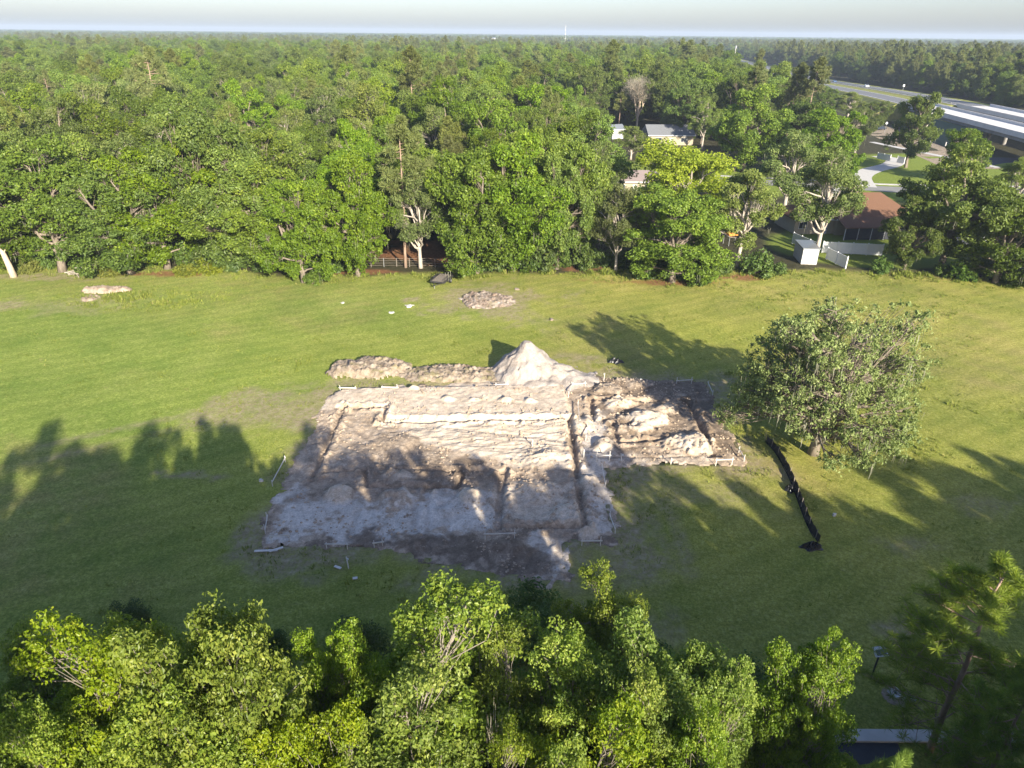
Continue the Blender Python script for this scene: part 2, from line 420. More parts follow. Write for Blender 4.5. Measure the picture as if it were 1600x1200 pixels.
# ------------------------------------------------------------------ the excavated building pad
def make_pad():
    px = np.arange(-21, 31, 0.11); py = np.arange(31.5, 66, 0.11)
    X, Y = np.meshgrid(px, py)
    sd = poly_sd(X, Y, PAD) + (fbm(X * 0.9, Y * 0.9, 71) - 0.5) * 1.5 + (fbm(X * 3.1, Y * 3.1, 72) - 0.5) * 0.6
    z = 0.04 + sstep(0.0, -1.2, sd) * 0.05
    z += (fbm(X * 0.5, Y * 0.5, 73) - 0.5) * 0.18 + (fbm(X * 2.6, Y * 2.6, 74, 3) - 0.5) * 0.09
    # machine-raked ripples on the sunlit sand in the north
    rip = poly_sd(X, Y, [G(*p) for p in [(690,655),(885,650),(885,705),(850,735),(760,715),(650,690)]])
    z += (1 - np.abs(2 * fbm(X * 0.55 + 3, Y * 1.9 - X * .3, 75, 3) - 1)) ** 3 * 0.12 * sstep(0.8, -1.0, rip)
    terr = poly_sd(X, Y, [G(*p) for p in [(510,612),(880,605),(890,655),(600,655),(600,637),(525,637)]])
    z += 0.28 * sstep(0.25, -0.15, terr)
    dark = np.zeros_like(X); wet = np.zeros_like(X); sand = np.zeros_like(X); white = np.zeros_like(X)
    trench = np.zeros_like(X)
    def T(pts, w=0.6, depth=0.5, spoil=0.14):
        nonlocal z, trench
        d = np.full(X.shape, 1e9)
        for a, b in zip(pts[:-1], pts[1:]): d = np.minimum(d, seg_dist(X, Y, G(*a), G(*b)))
        d += (fbm(X * 2.2, Y * 2.2, 76) - .5) * 0.22; w = w * .62
        cut = sstep(w / 2 + 0.06, w / 2 - 0.06, d)
        z = z - 0.58 * depth * cut + 1.5 * spoil * sstep(.42, .68, fbm(X * 1.9, Y * 1.9, 77)) * np.exp(-((d - w / 2 - 0.35) / 0.25) ** 2)
        trench = np.maximum(trench, cut)
    T([(535,640),(512,692),(487,752)], 0.75, 0.38)
    T([(537,638),(604,638),(597,661)], 0.55, 0.42)
    T([(597,661),(740,659),(890,657)], 0.45, 0.40)
    T([(889,657),(900,730),(906,780),(914,826)], 0.75, 0.55)
    T([(914,826),(850,826),(778,824)], 0.5, 0.42)
    T([(786,738),(780,790),(778,828)], 0.9, 0.32)
    T([(490,742),(560,736),(640,734),(720,738),(786,738)], 0.45, 0.30)
    T([(570,738),(574,762),(716,763),(722,742)], 0.55, 0.42)
    T([(924,628),(926,658)], 0.7, 0.45)
    T([(924,626),(1000,628),(1076,627)], 0.5, 0.35)
    T([(1076,628),(1096,668),(1112,712)], 0.85, 0.60)
    T([(958,664),(966,692),(1045,688)], 0.6, 0.40)
    T([(936,716),(1030,716),(1112,714)], 0.3, 0.15, 0.05)
    def mound(p, r, h, s=1.0, wgt=1.0, seed=0):
        nonlocal z, sand
        cx, cy = G(*p)
        d = np.hypot((X - cx) / r, (Y - cy) / (r * s)) + (fbm(X * 0.8, Y * 0.8, 80 + seed) - .5) * 0.9 + (fbm(X * 3.1, Y * 3.1, 83 + seed) - .5) * .35
        k = np.clip(1 - d, 0, 1)
        z = z + 0.72 * h * (k * k * (3 - 2 * k)) ** 0.8 * 1.15
        sand = np.maximum(sand, sstep(0.1, 0.7, k * 1.5) * wgt)
    for i, a in enumerate([((965,634),1.5,.65),((1008,660),2.4,.95,1.0),((1080,698),2.6,1.0,.9),((944,700),1.3,.75),((906,668),1.6,.5),((926,757),1.5,.6,1.5),
              ((737,780),1.15,.85),((628,778),1.5,.8,1,.4),((605,780),1.0,.6,1,.3),((531,776),1.3,.65),((884,806),1.7,.7),((520,772),1,.5,1,.2),((845,720),2.2,.5,1,.7),
              ((950,612),2.4,.6,.7,.5),((990,600),2.4,.5,.7,.5),((1040,640),1.6,.6,1,.6),((1130,650),1.6,.7,1.3,.3),((630,745),1.8,.35,.6,.6),((700,800),1.3,.25,.6,.2),
              ((620,690),2.6,.35,1,.5),((830,765),2.2,.4,1,.6),((560,715),2.0,.3,1,.4),((800,855),2.0,.3,.5,.1),((650,845),2.4,.35,.6,.1),((920,836),1.0,.3,1,.9),((973,672),1.2,.4,1,.5)]):
        mound(*a, seed=i)
    for i, (a, b) in enumerate([(700,628),(740,630),(790,630),(830,632),(645,612)]):
        mound((a, b), 0.7, 0.4, 0.8, 1.0, 40 + i)
    # tones of the soil, with the trench cuts darkened further
    def area(pts, soft=0.8, seed=0, amp=3.0):
        d = poly_sd(X, Y, [G(*p) for p in pts]) + (fbm(X * 0.6, Y * 0.6, 90 + seed) - .5) * amp + (fbm(X * 2.5, Y * 2.5, 95 + seed) - .5) * amp * 0.4
        return sstep(soft, -soft, d)
    sand = np.maximum(sand, area([(505,605),(880,598),(892,640),(890,735),(800,730),(690,700),(600,668),(590,640),(500,640)], 0.6, 1, 2.0))
    sand = np.maximum(sand, 0.75 * area([(780,760),(905,750),(912,822),(790,826)], 0.8, 2))
    sand = np.maximum(sand, 0.45 * area([(480,640),(600,640),(720,730),(480,745),(450,770)], 0.8, 3))
    white = np.maximum(white, area([(430,780),(560,770),(770,760),(776,822),(760,845),(480,840),(420,850)], 0.9, 4, 4.5))
    white = np.maximum(white, 0.8 * area([(905,655),(955,640),(950,720),(960,830),(925,840),(905,700)], 0.5, 5, 2.5))
    white = np.maximum(white, 0.7 * area([(510,602),(560,602),(560,632),(505,640)], 0.5, 6, 2))
    white = np.maximum(white, 0.55 * area([(960,712),(1110,708),(1112,730),(960,732)], 0.5, 7, 2))
    white = np.maximum(white, 0.7 * area([(830,838),(890,842),(890,912),(840,905)], 0.5, 16, 3.0))
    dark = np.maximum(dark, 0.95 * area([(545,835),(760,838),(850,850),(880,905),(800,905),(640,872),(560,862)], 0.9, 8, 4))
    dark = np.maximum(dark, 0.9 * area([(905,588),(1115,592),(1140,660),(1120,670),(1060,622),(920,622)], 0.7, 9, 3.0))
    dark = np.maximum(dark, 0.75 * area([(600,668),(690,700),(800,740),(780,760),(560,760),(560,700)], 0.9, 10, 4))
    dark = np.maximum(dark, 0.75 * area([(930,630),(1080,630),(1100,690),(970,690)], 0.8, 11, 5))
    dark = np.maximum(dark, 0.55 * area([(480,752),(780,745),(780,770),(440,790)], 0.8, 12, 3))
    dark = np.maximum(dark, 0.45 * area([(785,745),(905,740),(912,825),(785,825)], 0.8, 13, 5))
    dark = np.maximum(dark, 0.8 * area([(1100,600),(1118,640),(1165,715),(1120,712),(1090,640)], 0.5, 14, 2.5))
    white = white * sstep(.22, .50, fbm(X * .55 + 9, Y * .9, 111) * .75 + fbm(X * 2.4, Y * 2.4, 112) * .3)
    dark = np.maximum(dark, .75 * sstep(.55, .62, fbm(X * .8, Y * 1.3, 113)) * (1 - .6 * white) * (1 - .5 * sand))
    dark = np.maximum(dark, trench * 0.5)  # darker inside the trench cuts
    # wheel and track marks
    for a, b, w in [((650,770),(640,870),.28),((668,770),(668,872),.28),((560,800),(540,850),.28),((690,790),(705,850),.25),((860,850),(800,900),.3),((880,852),(850,908),.3),
                    ((940,660),(1050,610),.3),((965,680),(1070,640),.3),((700,670),(880,690),.3),((620,690),(700,740),.3),((930,740),(960,830),.25),((540,660),(640,730),.25),((520,690),(620,735),.25)]:
        d = seg_dist(X, Y, G(*a), G(*b)) + (fbm(X*1.5, Y*1.5, 99) - .5) * 0.5
        k = sstep(w + .1, w - .1, d)
        z = z - 0.08 * k; dark = np.maximum(dark, 0.5 * k)
    z = np.where(sd > -0.35, np.minimum(z, 0.03 + np.clip(-sd, 0, 1) * 0.3), z)
    z = np.maximum(z, -0.9)
    keep = sd < 0.0
    idx = np.arange(X.size).reshape(X.shape)
    kf = (keep[:-1,:-1] & keep[:-1,1:] & keep[1:,1:] & keep[1:,:-1]).ravel()
    F = np.stack([idx[:-1,:-1], idx[:-1,1:], idx[1:,1:], idx[1:,:-1]], -1).reshape(-1, 4)[kf]
    z = np.where(sd > -0.15, -0.08, z)                     # the rim dips into the turf
    used = np.unique(F); remap = -np.ones(X.size, dtype=np.int64); remap[used] = np.arange(len(used))
    V = np.stack([X.ravel(), Y.ravel(), z.ravel()], -1)[used]
    t = NT('dug_soil'); p = t.pos()
    n1 = t.noise(0.9, 9, 0.78, p, 0.5); n2 = t.noise(2.6, 8, 0.78, p, 0.3); n3 = t.noise(9, 5, 0.75, p)
    base = t.ramp(n1, [(0.28, (0.213, 0.158, 0.112)), (0.5, (0.406, 0.312, 0.225)), (0.7, (0.582, 0.465, 0.345))])
    sandc = t.ramp(n1, [(0.28, (0.440, 0.345, 0.250)), (0.5, (0.600, 0.490, 0.370)), (0.72, (0.740, 0.635, 0.510))])
    whit = t.ramp(n1, [(0.30, (0.400, 0.339, 0.276)), (0.5, (0.600, 0.529, 0.446)), (0.7, (0.740, 0.669, 0.580))])
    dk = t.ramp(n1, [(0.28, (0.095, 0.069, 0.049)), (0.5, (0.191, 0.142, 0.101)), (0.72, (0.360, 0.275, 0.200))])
    def fac(a, lo=0.40, hi=0.6):   # ragged edge between two soils
        return t.math('MULTIPLY', t.attr(a), t.ramp(t.math('ADD', t.math('MULTIPLY', n2, 0.6), t.math('MULTIPLY', t.attr(a), 0.42)), [(lo, (0,)*3), (hi, (1,)*3)]))
    c = t.mix(fac('white'), base, whit)
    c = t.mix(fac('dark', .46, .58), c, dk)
    c = t.mix(fac('sand'), c, sandc)
    c = t.mix(t.math('MULTIPLY', t.attr('trench'), 0.45), c, dk)  # trench cuts mixed darker once more
    c = t.mix(1.0, c, t.ramp(n3, [(0.3, (0.70,)*3), (0.68, (1.20,)*3)]), 'MULTIPLY')
    c = t.mix(1.0, c, t.ramp(n2, [(0.34, (0.76,)*3), (0.62, (1.10,)*3)]), 'MULTIPLY')
    hgt = t.math('ADD', t.math('MULTIPLY', n2, 0.6), t.math('MULTIPLY', n3, 0.5))
    mat = t.done(t.principled(c, 0.95, 0.08, t.bump(hgt, 0.55, 0.12)))
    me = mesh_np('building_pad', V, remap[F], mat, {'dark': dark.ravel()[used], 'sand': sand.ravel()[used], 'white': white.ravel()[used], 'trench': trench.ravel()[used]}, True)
    o = link('building_pad', me)
    tag(o, 'bare earth building pad with footing trenches in the field', kind='structure')
make_pad()

# heaps beside the pad: sheets of loose earth with their own relief
def heap_material(name, lo, mid, hi, grass=0.0, scale=1.4):
    t = NT(name); p = t.pos()
    n1 = t.noise(scale, 7, 0.75, p, 0.3); n2 = t.noise(7, 5, 0.75, p)
    c = t.ramp(n1, [(0.28, lo), (0.5, mid), (0.72, hi)])
    if grass:
        c = t.mix(t.ramp(t.noise(0.8, 6, 0.75, p), [(0.52, (0,)*3), (0.60, (grass,)*3)]), c, (0.15, 0.15, 0.04))
    c = t.mix(1.0, c, t.ramp(n2, [(0.3, (0.72,)*3), (0.7, (1.15,)*3)]), 'MULTIPLY')
    return t.done(t.principled(c, 0.95, 0.08, t.bump(t.math('ADD', n1, n2), 0.8, 0.15)))
M['pile_sand'] = heap_material('pile_sand', (0.292, 0.238, 0.194), (0.408, 0.354, 0.306), (0.490, 0.442, 0.394), 0, 0.8)
M['berm_soil'] = heap_material('berm_soil', (0.190, 0.133, 0.091), (0.353, 0.281, 0.207), (0.517, 0.431, 0.345), 0.55)
M['pale_spoil'] = heap_material('pale_spoil', (0.273, 0.195, 0.130), (0.403, 0.312, 0.234), (0.488, 0.410, 0.325))
M['rubble_soil'] = heap_material('rubble_soil', (0.196, 0.126, 0.084), (0.322, 0.252, 0.196), (0.476, 0.434, 0.392), 0.3)

def heap(name, label, cat, c, rx, ry, hfun, mat, step=0.14, group=None, ragged=0.35, seed=0):
    xs = np.arange(-rx * 1.25, rx * 1.25, step); ys = np.arange(-ry * 1.25, ry * 1.25, step)
    X, Y = np.meshgrid(xs, ys)
    d = np.hypot(X / rx, Y / ry) + (fbm((X + c[0]) * 0.55, (Y + c[1]) * 0.55, 200 + seed) - .5) * ragged * 2 + (fbm((X + c[0]) * 2.2, (Y + c[1]) * 2.2, 205 + seed) - .5) * ragged * .6
    z = hfun(X, Y, d) - 0.12
    keep = (d < 1.0)
    z = np.where(d > 0.97, -0.15, z)
    idx = np.arange(X.size).reshape(X.shape)
    kf = (keep[:-1,:-1] & keep[:-1,1:] & keep[1:,1:] & keep[1:,:-1]).ravel()
    F = np.stack([idx[:-1,:-1], idx[:-1,1:], idx[1:,1:], idx[1:,:-1]], -1).reshape(-1, 4)[kf]
    used = np.unique(F); remap = -np.ones(X.size, dtype=np.int64); remap[used] = np.arange(len(used))
    V = np.stack([X.ravel(), Y.ravel(), z.ravel()], -1)[used]
    o = link(name, mesh_np(name, V, remap[F], mat, None, True), None, (c[0], c[1], 0.02))
    return tag(o, label, cat, group)
def rough(X, Y, s, f=1.5, a=1.0): return (fbm(X * f, Y * f, s) - .5) * a
# the tall sand pile: steep tipped cones that run together
pc = G(840, 592)
def pile_h(X, Y, d):
    z = np.zeros_like(X)
    for (qx, qy, r, h) in [(-1.1, 1.5, 3.7, 3.7), (0.3, 1.0, 3.0, 2.3), (1.9, 0.4, 2.7, 1.6), (3.4, -0.1, 2.3, 1.0), (4.9, -.4, 1.9, .6), (-2.1, 0.2, 2.1, 1.55), (-1.2, -.5, 1.9, 1.5), (0.2, -0.6, 2.0, 1.35), (1.6, -1.0, 1.9, .95), (-0.8, -1.7, 1.6, .75), (3.0, -1.3, 1.6, .6)]:
        dd = np.hypot(X - qx, Y - qy) + rough(X, Y, 231, .9, 1.1)
        z = np.maximum(z, h * np.minimum(np.clip(1 - dd / r, 0, 1), .93) ** 0.92)
    dd = np.abs(np.sin(np.arctan2(Y - 1.6, X + .9) * 5 + rough(X, Y, 235, .6, 5)))
    z -= sstep(.25, .0, dd) * 0.16 * sstep(.3, 1.0, z)
    return z + rough(X, Y, 233, 1.4, .30) + 0.1
heap('sand_pile', 'tall pale pile of sand with peaked top behind the pad', 'sand pile', pc, 6.6, 4.4, pile_h, M['pile_sand'], 0.12, None, .15, 1)
def berm_h(h):
    def f(X, Y, d):
        k = np.clip(1.05 - d, 0, 1)
        return h * np.clip(k * 2.2, 0, 1) ** .7 * (0.75 + rough(X, Y, 241, .8, .8)) + np.abs(rough(X, Y, 243, 2.6, .9)) * sstep(0, .3, k) + rough(X, Y, 245, 6, .22)
    return f
c1 = G(580, 578)
heap('topsoil_heap', 'lumpy tan heap of scraped topsoil at the left end of the berm', 'soil heap', c1, 4.5, 2.5, berm_h(1.0), M['berm_soil'], 0.13, 'scraped soil heaps behind the pad', .3, 2)
c2 = G(705, 585)
heap('topsoil_heap', 'long low rusty brown heap of scraped topsoil left of the sand pile', 'soil heap', c2, 6.4, 2.0, berm_h(.65), M['berm_soil'], 0.13, 'scraped soil heaps behind the pad', .3, 3)
heap('spoil_heap', 'larger pale orange spoil heap at the left treeline', 'soil heap', G(160, 455), 2.9, 1.3, berm_h(.7), M['pale_spoil'], 0.14, 'pale spoil heaps near the woods', .3, 4)
heap('spoil_heap', 'small pale orange spoil heap right of the larger one', 'soil heap', G(192, 454), 1.4, .9, berm_h(.55), M['pale_spoil'], 0.14, 'pale spoil heaps near the woods', .25, 5)
heap('spoil_heap', 'low spill of pale sand running down left from the spoil heaps', 'soil heap', G(140, 468), 1.4, 1.5, berm_h(.25), M['pale_spoil'], 0.14, 'pale spoil heaps near the woods', .35, 6)
heap('rubble_heap', 'flattened white and brown rubble heap behind the sand pile', 'rubble', G(766, 470), 3.6, 3.2, berm_h(.6), M['rubble_soil'], 0.13, None, .35, 7)
# ------------------------------------------------------------------ trees
def unit(v): return v / (np.linalg.norm(v, axis=-1, keepdims=True) + 1e-9)
def leaf_quads(P, N, size, rg, aspect=1.7, fold=0.0):
    """one bent leaf (or spray) per point: a quad with corners at base, sides and tip"""
    n = len(P)
    t = unit(np.cross(N, rg.normal(size=(n, 3)))); b = np.cross(N, t)
    s = (size * rg.uniform(0.65, 1.35, n))[:, None]
    L = t * s * 0.5 * aspect; W = b * s * 0.5
    droop = N * s * 0.12
    V = np.stack([P - L, P + W + droop, P + L - droop, P - W + droop], 1).reshape(-1, 3)
    F = np.arange(n * 4).reshape(n, 4)
    return V, F

def spray(centers, radii, per, rg, flat=0.75, up=0.35, shell=0.5):
    """points spread over the outer part of each clump, with outward normals"""
    k = len(centers); n = k * per
    d = unit(rg.normal(size=(n, 3)))
    r = rg.uniform(shell ** 3, 1, n) ** (1 / 3) if shell >= 0 else np.abs(rg.normal(0, .62, n))
    c = np.repeat(centers, per, 0); R = np.repeat(radii, per)[:, None]
    off = d * r[:, None] * R; off[:, 2] *= flat
    N = unit(d * 0.8 + np.array([0, 0, up]) + rg.normal(size=(n, 3)) * 0.55)
    return c + off, N

def bezier(p, q, r, n):
    t = np.linspace(0, 1, n)[:, None]
    return (1-t)**2 * p + 2*t*(1-t) * q + t*t * r

def skeleton(boughs, trunk_pts, trunk_r, subs, rg, sides=7, twig_r=0.03, limb_r=None, fork=(0.35, 0.9)):
    """trunk, limbs to each bough, twigs to each clump"""
    mb = MB(); T = np.array(trunk_pts); n = len(T)
    mb.tube([tuple(p) for p in T], list(trunk_r), sides)
    lens = np.linspace(0, 1, n)
    for i, b in enumerate(boughs):
        f = rg.uniform(*fork)
        if b[2] < T[-1, 2]: f = min(f, max(0.12, 0.8 * b[2] / T[-1, 2]))
        p0 = np.array([np.interp(f, lens, T[:, k]) for k in range(3)])
        r0 = (limb_r or trunk_r[0] * 0.42) * rg.uniform(.7, 1.1)
        mid = p0 * 0.5 + b * 0.5 + np.array([0, 0, rg.uniform(0.0, 0.18)]) * np.linalg.norm(b - p0) + rg.normal(size=3) * 0.13 * np.linalg.norm(b - p0)
        pts = bezier(p0, mid, b, 6)
        pts[1:-1] += rg.normal(size=(4, 3)) * 0.03 * np.linalg.norm(b - p0)
        mb.tube([tuple(p) for p in pts], list(np.linspace(r0, twig_r * 1.6, 6)), 5, False)
        for s in subs[i]:
            f2 = rg.uniform(0.45, 1.0); j = f2 * 5; a = int(min(4, j)); q0 = pts[a] * (1 - (j - a)) + pts[a + 1] * (j - a)
            m2 = (q0 + s) / 2 + rg.normal(size=3) * 0.12 * np.linalg.norm(s - q0)
            pp = bezier(q0, m2, s, 3)
            mb.tube([tuple(p) for p in pp], [twig_r * 1.5, twig_r, twig_r * 0.45], 4, False)
    return mb

def broadleaf(seed, h, w, clear, n_b, n_s, per, leaf, lmat, bark, bough_r, sub_r, trunk_r, top_bias=0.0, lobed=0.25, moss=0, moss_len=1.6, flat=0.75, up=0.35, fill=0.35, lean=0.3, shell=0.5, lobes=False):
    """a deciduous tree: boughs spread through an uneven hull, clumps on boughs, leaves on clumps.
    clear = height of the lowest foliage as a fraction of h"""
    rg = np.random.default_rng(seed)
    cz = h * (clear + 1) / 2; rz = h * (1 - clear) / 2; rx = w / 2
    B = []; tries = 0
    lob = rg.uniform(0, 6.28, 4)
    while len(B) < n_b and tries < 6000:
        tries += 1
        d = unit(rg.normal(size=3)); r = rg.uniform(fill, 1) ** 0.5
        if d[2] < -0.55 and rg.random() < 0.6: continue
        az = math.atan2(d[1], d[0])
        hull = 1 + lobed * (0.5 * math.sin(2 * az + lob[0]) + 0.5 * math.sin(3 * az + lob[1] + 3 * d[2]) + 0.5 * math.sin(5 * d[2] + lob[2]))
        taper = 1.0 - top_bias * max(0, d[2])
        p = np.array([d[0] * rx * taper, d[1] * rx * taper, d[2] * rz]) * r * hull * 0.86
        p[2] += cz
        p[2] = min(p[2], h - bough_r * .7)
        if p[2] < bough_r * 0.7: continue
        if any(np.linalg.norm(p - q) < bough_r * (1.15 if lobes else .95) for q in B) and tries < 4500: continue
        B.append(p)
    B = np.array(B)
    subs = []
    for b in B:
        br = bough_r * rg.uniform(.75, 1.25)
        dd = unit(rg.normal(size=(n_s, 3)) + (np.array([0, 0, .35]) if lobes else 0)) * (rg.uniform(0.25, 1, n_s) ** 0.5)[:, None] * br * (.82 if lobes else 1)
        dd[:, 2] *= 0.7
        subs.append(b + dd)
    S = np.concatenate(subs)
    S[:, 2] = np.maximum(S[:, 2], sub_r * 0.5)
    R = sub_r * rg.uniform(0.5, 1.5, len(S))
    P, N = spray(S, R, per, rg, flat, up, shell)
    V, F = leaf_quads(P, N, leaf, rg)
    tone = np.repeat(np.clip(rg.normal(0.42, 0.13, len(S)), 0, 1), per)
    # tone varies by clump and leaf, lighter towards the crown top
    rnd = np.clip(tone + rg.normal(0, 0.16, len(P)) + 0.12 * (P[:, 2] - cz) / rz, 0, 1)
    top = np.array([rg.normal(0, lean), rg.normal(0, lean), h * (0.62 if clear < .5 else .8)])
    tp = bezier(np.array([0, 0, -0.3]), np.array([rg.normal(0, lean), rg.normal(0, lean), h * .3]), top, 7)
    tr = [trunk_r * 1.35] + list(np.linspace(trunk_r, trunk_r * 0.35, 6))
    mb = skeleton(B, tp, tr, subs, rg, 8, max(0.018, trunk_r * 0.055), None, (0.28, 0.85))
    parts = [('trunk', mb.mesh('trunk', bark, True)), ('crown', mesh_np('crown', V, F, lmat, {'rnd': rnd}))]
    if moss:
        k = rg.integers(0, len(S), moss)
        p = S[k] + rg.normal(size=(moss, 3)) * sub_r * 0.6; p[:, 2] -= sub_r * 0.35
        st = 5; reps = 4
        p = np.repeat(p, reps, 0) + rg.normal(size=(moss * reps, 3)) * np.array([.22, .22, .1])
        n = len(p); ln = moss_len * rg.uniform(0.35, 1.1, n); ln = np.minimum(ln, p[:, 2] - 0.35); ln = np.maximum(ln, .2)
        ang = rg.uniform(0, 6.28, n); wd = rg.uniform(0.012, 0.04, n)
        side = np.stack([np.cos(ang), np.sin(ang), np.zeros(n)], 1)
        rows = []
        for i in range(st):
            f = i / (st - 1)
            c = p + np.stack([rg.normal(0, .03, n), rg.normal(0, .03, n), -ln * f], 1)
            ww = (wd * (1 - 0.8 * f))[:, None] * side
            rows += [c - ww, c + ww]
        Vm = np.stack(rows, 1).reshape(-1, 3); b = (np.arange(n) * st * 2)[:, None]
        Fm = np.concatenate([b + np.array([[2*i, 2*i+1, 2*i+3, 2*i+2]]) for i in range(st - 1)], 0)
        parts.append(('hanging_moss', mesh_np('hanging_moss', Vm, Fm, M['moss'], {'rnd': rg.uniform(0, 1, len(Fm))})))
    return dict(parts=parts, h=h, w=w)

def needle_tufts(C, R, per, rg, width, up=0.5):
    """each tuft is a burst of narrow blades from a shoot tip"""
    k = len(C); n = k * per
    d = unit(rg.normal(size=(n, 3)) + np.array([0, 0, up]))
    c = np.repeat(C, per, 0); L = (np.repeat(R, per) * rg.uniform(.7, 1.1, n))[:, None]
    s = unit(np.cross(d, rg.normal(size=(n, 3)))) * width
    b = c + d * L * 0.06
    V = np.stack([b - s * .6, b + s * .6, c + d * L * .6 + s, c + d * L - np.array([0, 0, .08]) * L], 1).reshape(-1, 3)
    return V, np.arange(n * 4).reshape(n, 4)

def pine(seed, h, w, clear, n_br, tufts, per, tuft_r, width, lmat, trunk_r, bark=None, lean=.25):
    rg = np.random.default_rng(seed)
    tp = np.stack([np.linspace(0, rg.normal(0, lean), 8) + rg.normal(0, .05, 8), np.linspace(0, rg.normal(0, lean), 8) + rg.normal(0, .05, 8), np.linspace(-.3, h * .97, 8)], 1)
    mb = MB(); mb.tube([tuple(p) for p in tp], [trunk_r * 1.25] + list(np.linspace(trunk_r, trunk_r * .22, 7)), 8)
    C = []
    for i in range(n_br):
        f = clear + (1 - clear) * (i + rg.random()) / n_br
        z = h * f * .97; base = np.array([np.interp(z, tp[:, 2], tp[:, 0]), np.interp(z, tp[:, 2], tp[:, 1]), z])
        g = (f - clear) / (1 - clear)
        L = w / 2 * (0.45 + .75 * math.sin(math.pi * min(1, .18 + g * .82))) * rg.uniform(.55, 1.05) * (1.05 - .45 * g)
        az = rg.uniform(0, 6.28); tip = base + np.array([math.cos(az) * L, math.sin(az) * L, L * rg.uniform(-.05, .45)])
        mid = (base + tip) / 2 + np.array([0, 0, -L * .08])
        pts = bezier(base, mid, tip, 5)
        mb.tube([tuple(p) for p in pts], list(np.linspace(trunk_r * .28, .015, 5)), 4, False)
        for _ in range(tufts):
            q = rg.uniform(.35, 1) * 4; a = int(min(3, q)); p = pts[a] * (1 - (q - a)) + pts[a+1] * (q - a)
            e = p + unit(rg.normal(size=3) * np.array([1, 1, .5]) + (tip - base) / L * .5 + np.array([0, 0, .3])) * L * rg.uniform(.1, .3)
            C.append(e)
            mb.tube([tuple(p), tuple(e)], [.02, .01], 3, False)
    C += [tp[-1] + np.array([0, 0, .1])]
    C = np.array(C); R = tuft_r * rg.uniform(.75, 1.25, len(C))
    V, F = needle_tufts(C, R, per, rg, width)
    rnd = np.clip(np.repeat(rg.normal(.45, .18, len(C)), per) + rg.normal(0, .12, len(F)), 0, 1)
    return dict(parts=[('trunk', mb.mesh('trunk', bark or M['pine_bark'], True)), ('crown', mesh_np('crown', V, F, lmat, {'rnd': rnd}))], h=h, w=w)

def bare(seed, h, w, n_b, n_s, bark, trunk_r, twigs=0, lmat=None, clear=.5):
    rg = np.random.default_rng(seed)
    t = broadleaf(seed, h, w, clear, n_b, n_s, 1, .05, lmat or M['dead_leaf'], bark, w * .16, w * .09, trunk_r)
    t['parts'] = [t['parts'][0]]
    if twigs:
        # fine dead twigs round the branch ends
        me = t['parts'][0][1]; co = np.empty(len(me.vertices) * 3, np.float32); me.vertices.foreach_get('co', co); co = co.reshape(-1, 3)
        top = co[co[:, 2] > h * (clear + .08)]; P = top[rg.integers(0, len(top), twigs)] + rg.normal(size=(twigs, 3)) * w * .05
        d = unit(P - np.array([0, 0, h * clear]) + rg.normal(size=(twigs, 3)) * w * .2)
        L = rg.uniform(.3, .9, twigs)[:, None]; s = unit(np.cross(d, rg.normal(size=(twigs, 3)))) * .022
        V = np.stack([P - s, P + s, P + d * L + s * .4, P + d * L - s * .4], 1).reshape(-1, 3)
        t['parts'].append(('twigs', mesh_np('twigs', V, np.arange(twigs * 4).reshape(-1, 4), M['dead_leaf'], {'rnd': rg.uniform(0, 1, twigs)})))
    return t

def palm(seed, h):
    rg = np.random.default_rng(seed); mb = MB()
    mb.tube([(0,0,-.2),(.05,0,h*.4),(.1,.05,h*.86)], [.22,.17,.19], 8)
    Vs, Fs, rn = [], [], []; b = 0
    top = np.array([.1, .05, h * .86])
    for i in range(46):
        dead = i < 12
        az = rg.uniform(0, 6.28); el = rg.uniform(-1.25, -.7) if dead else rg.uniform(-.35, 1.3)
        d = np.array([math.cos(az) * math.cos(el), math.sin(az) * math.cos(el), math.sin(el)])
        L = rg.uniform(1.0, 1.5); st = top + d * L * .8
        mb.tube([tuple(top), tuple(st)], [.03, .02], 3, False)
        for k in range(18):
            sd = unit(np.cross(d, [0, 0, 1]) + 1e-6); u2 = np.cross(sd, d)
            a = (k / 17 - .5) * 2.6
            dd = unit(d * math.cos(a) + sd * math.sin(a) + np.array([0, 0, -.25]) + u2 * rg.normal(0, .1))
            p0, p1 = st, st + dd * rg.uniform(.7, 1.1); s = u2 * 0 + np.cross(dd, u2) * .05
            Vs += [p0, (p0 + p1) / 2 + s, p1 - np.array([0, 0, .18]), (p0 + p1) / 2 - s]; Fs.append([b, b+1, b+2, b+3]); b += 4
            rn.append(1.0 if dead else rg.uniform(0, .7))
    rn = np.array(rn); liv = rn < 1
    Vs = np.array(Vs).reshape(-1, 4, 3)
    def sub(m, mat, nm): 
        v = Vs[m].reshape(-1, 3); return (nm, mesh_np(nm, v, np.arange(len(v)).reshape(-1, 4), mat, {'rnd': rn[m] * .8}))
    return dict(parts=[('trunk', mb.mesh('trunk', M['bark'], True)), sub(liv, M['mid_leaf'], 'crown'), sub(~liv, M['dead_leaf'], 'dead_fronds')], h=h, w=3.6)

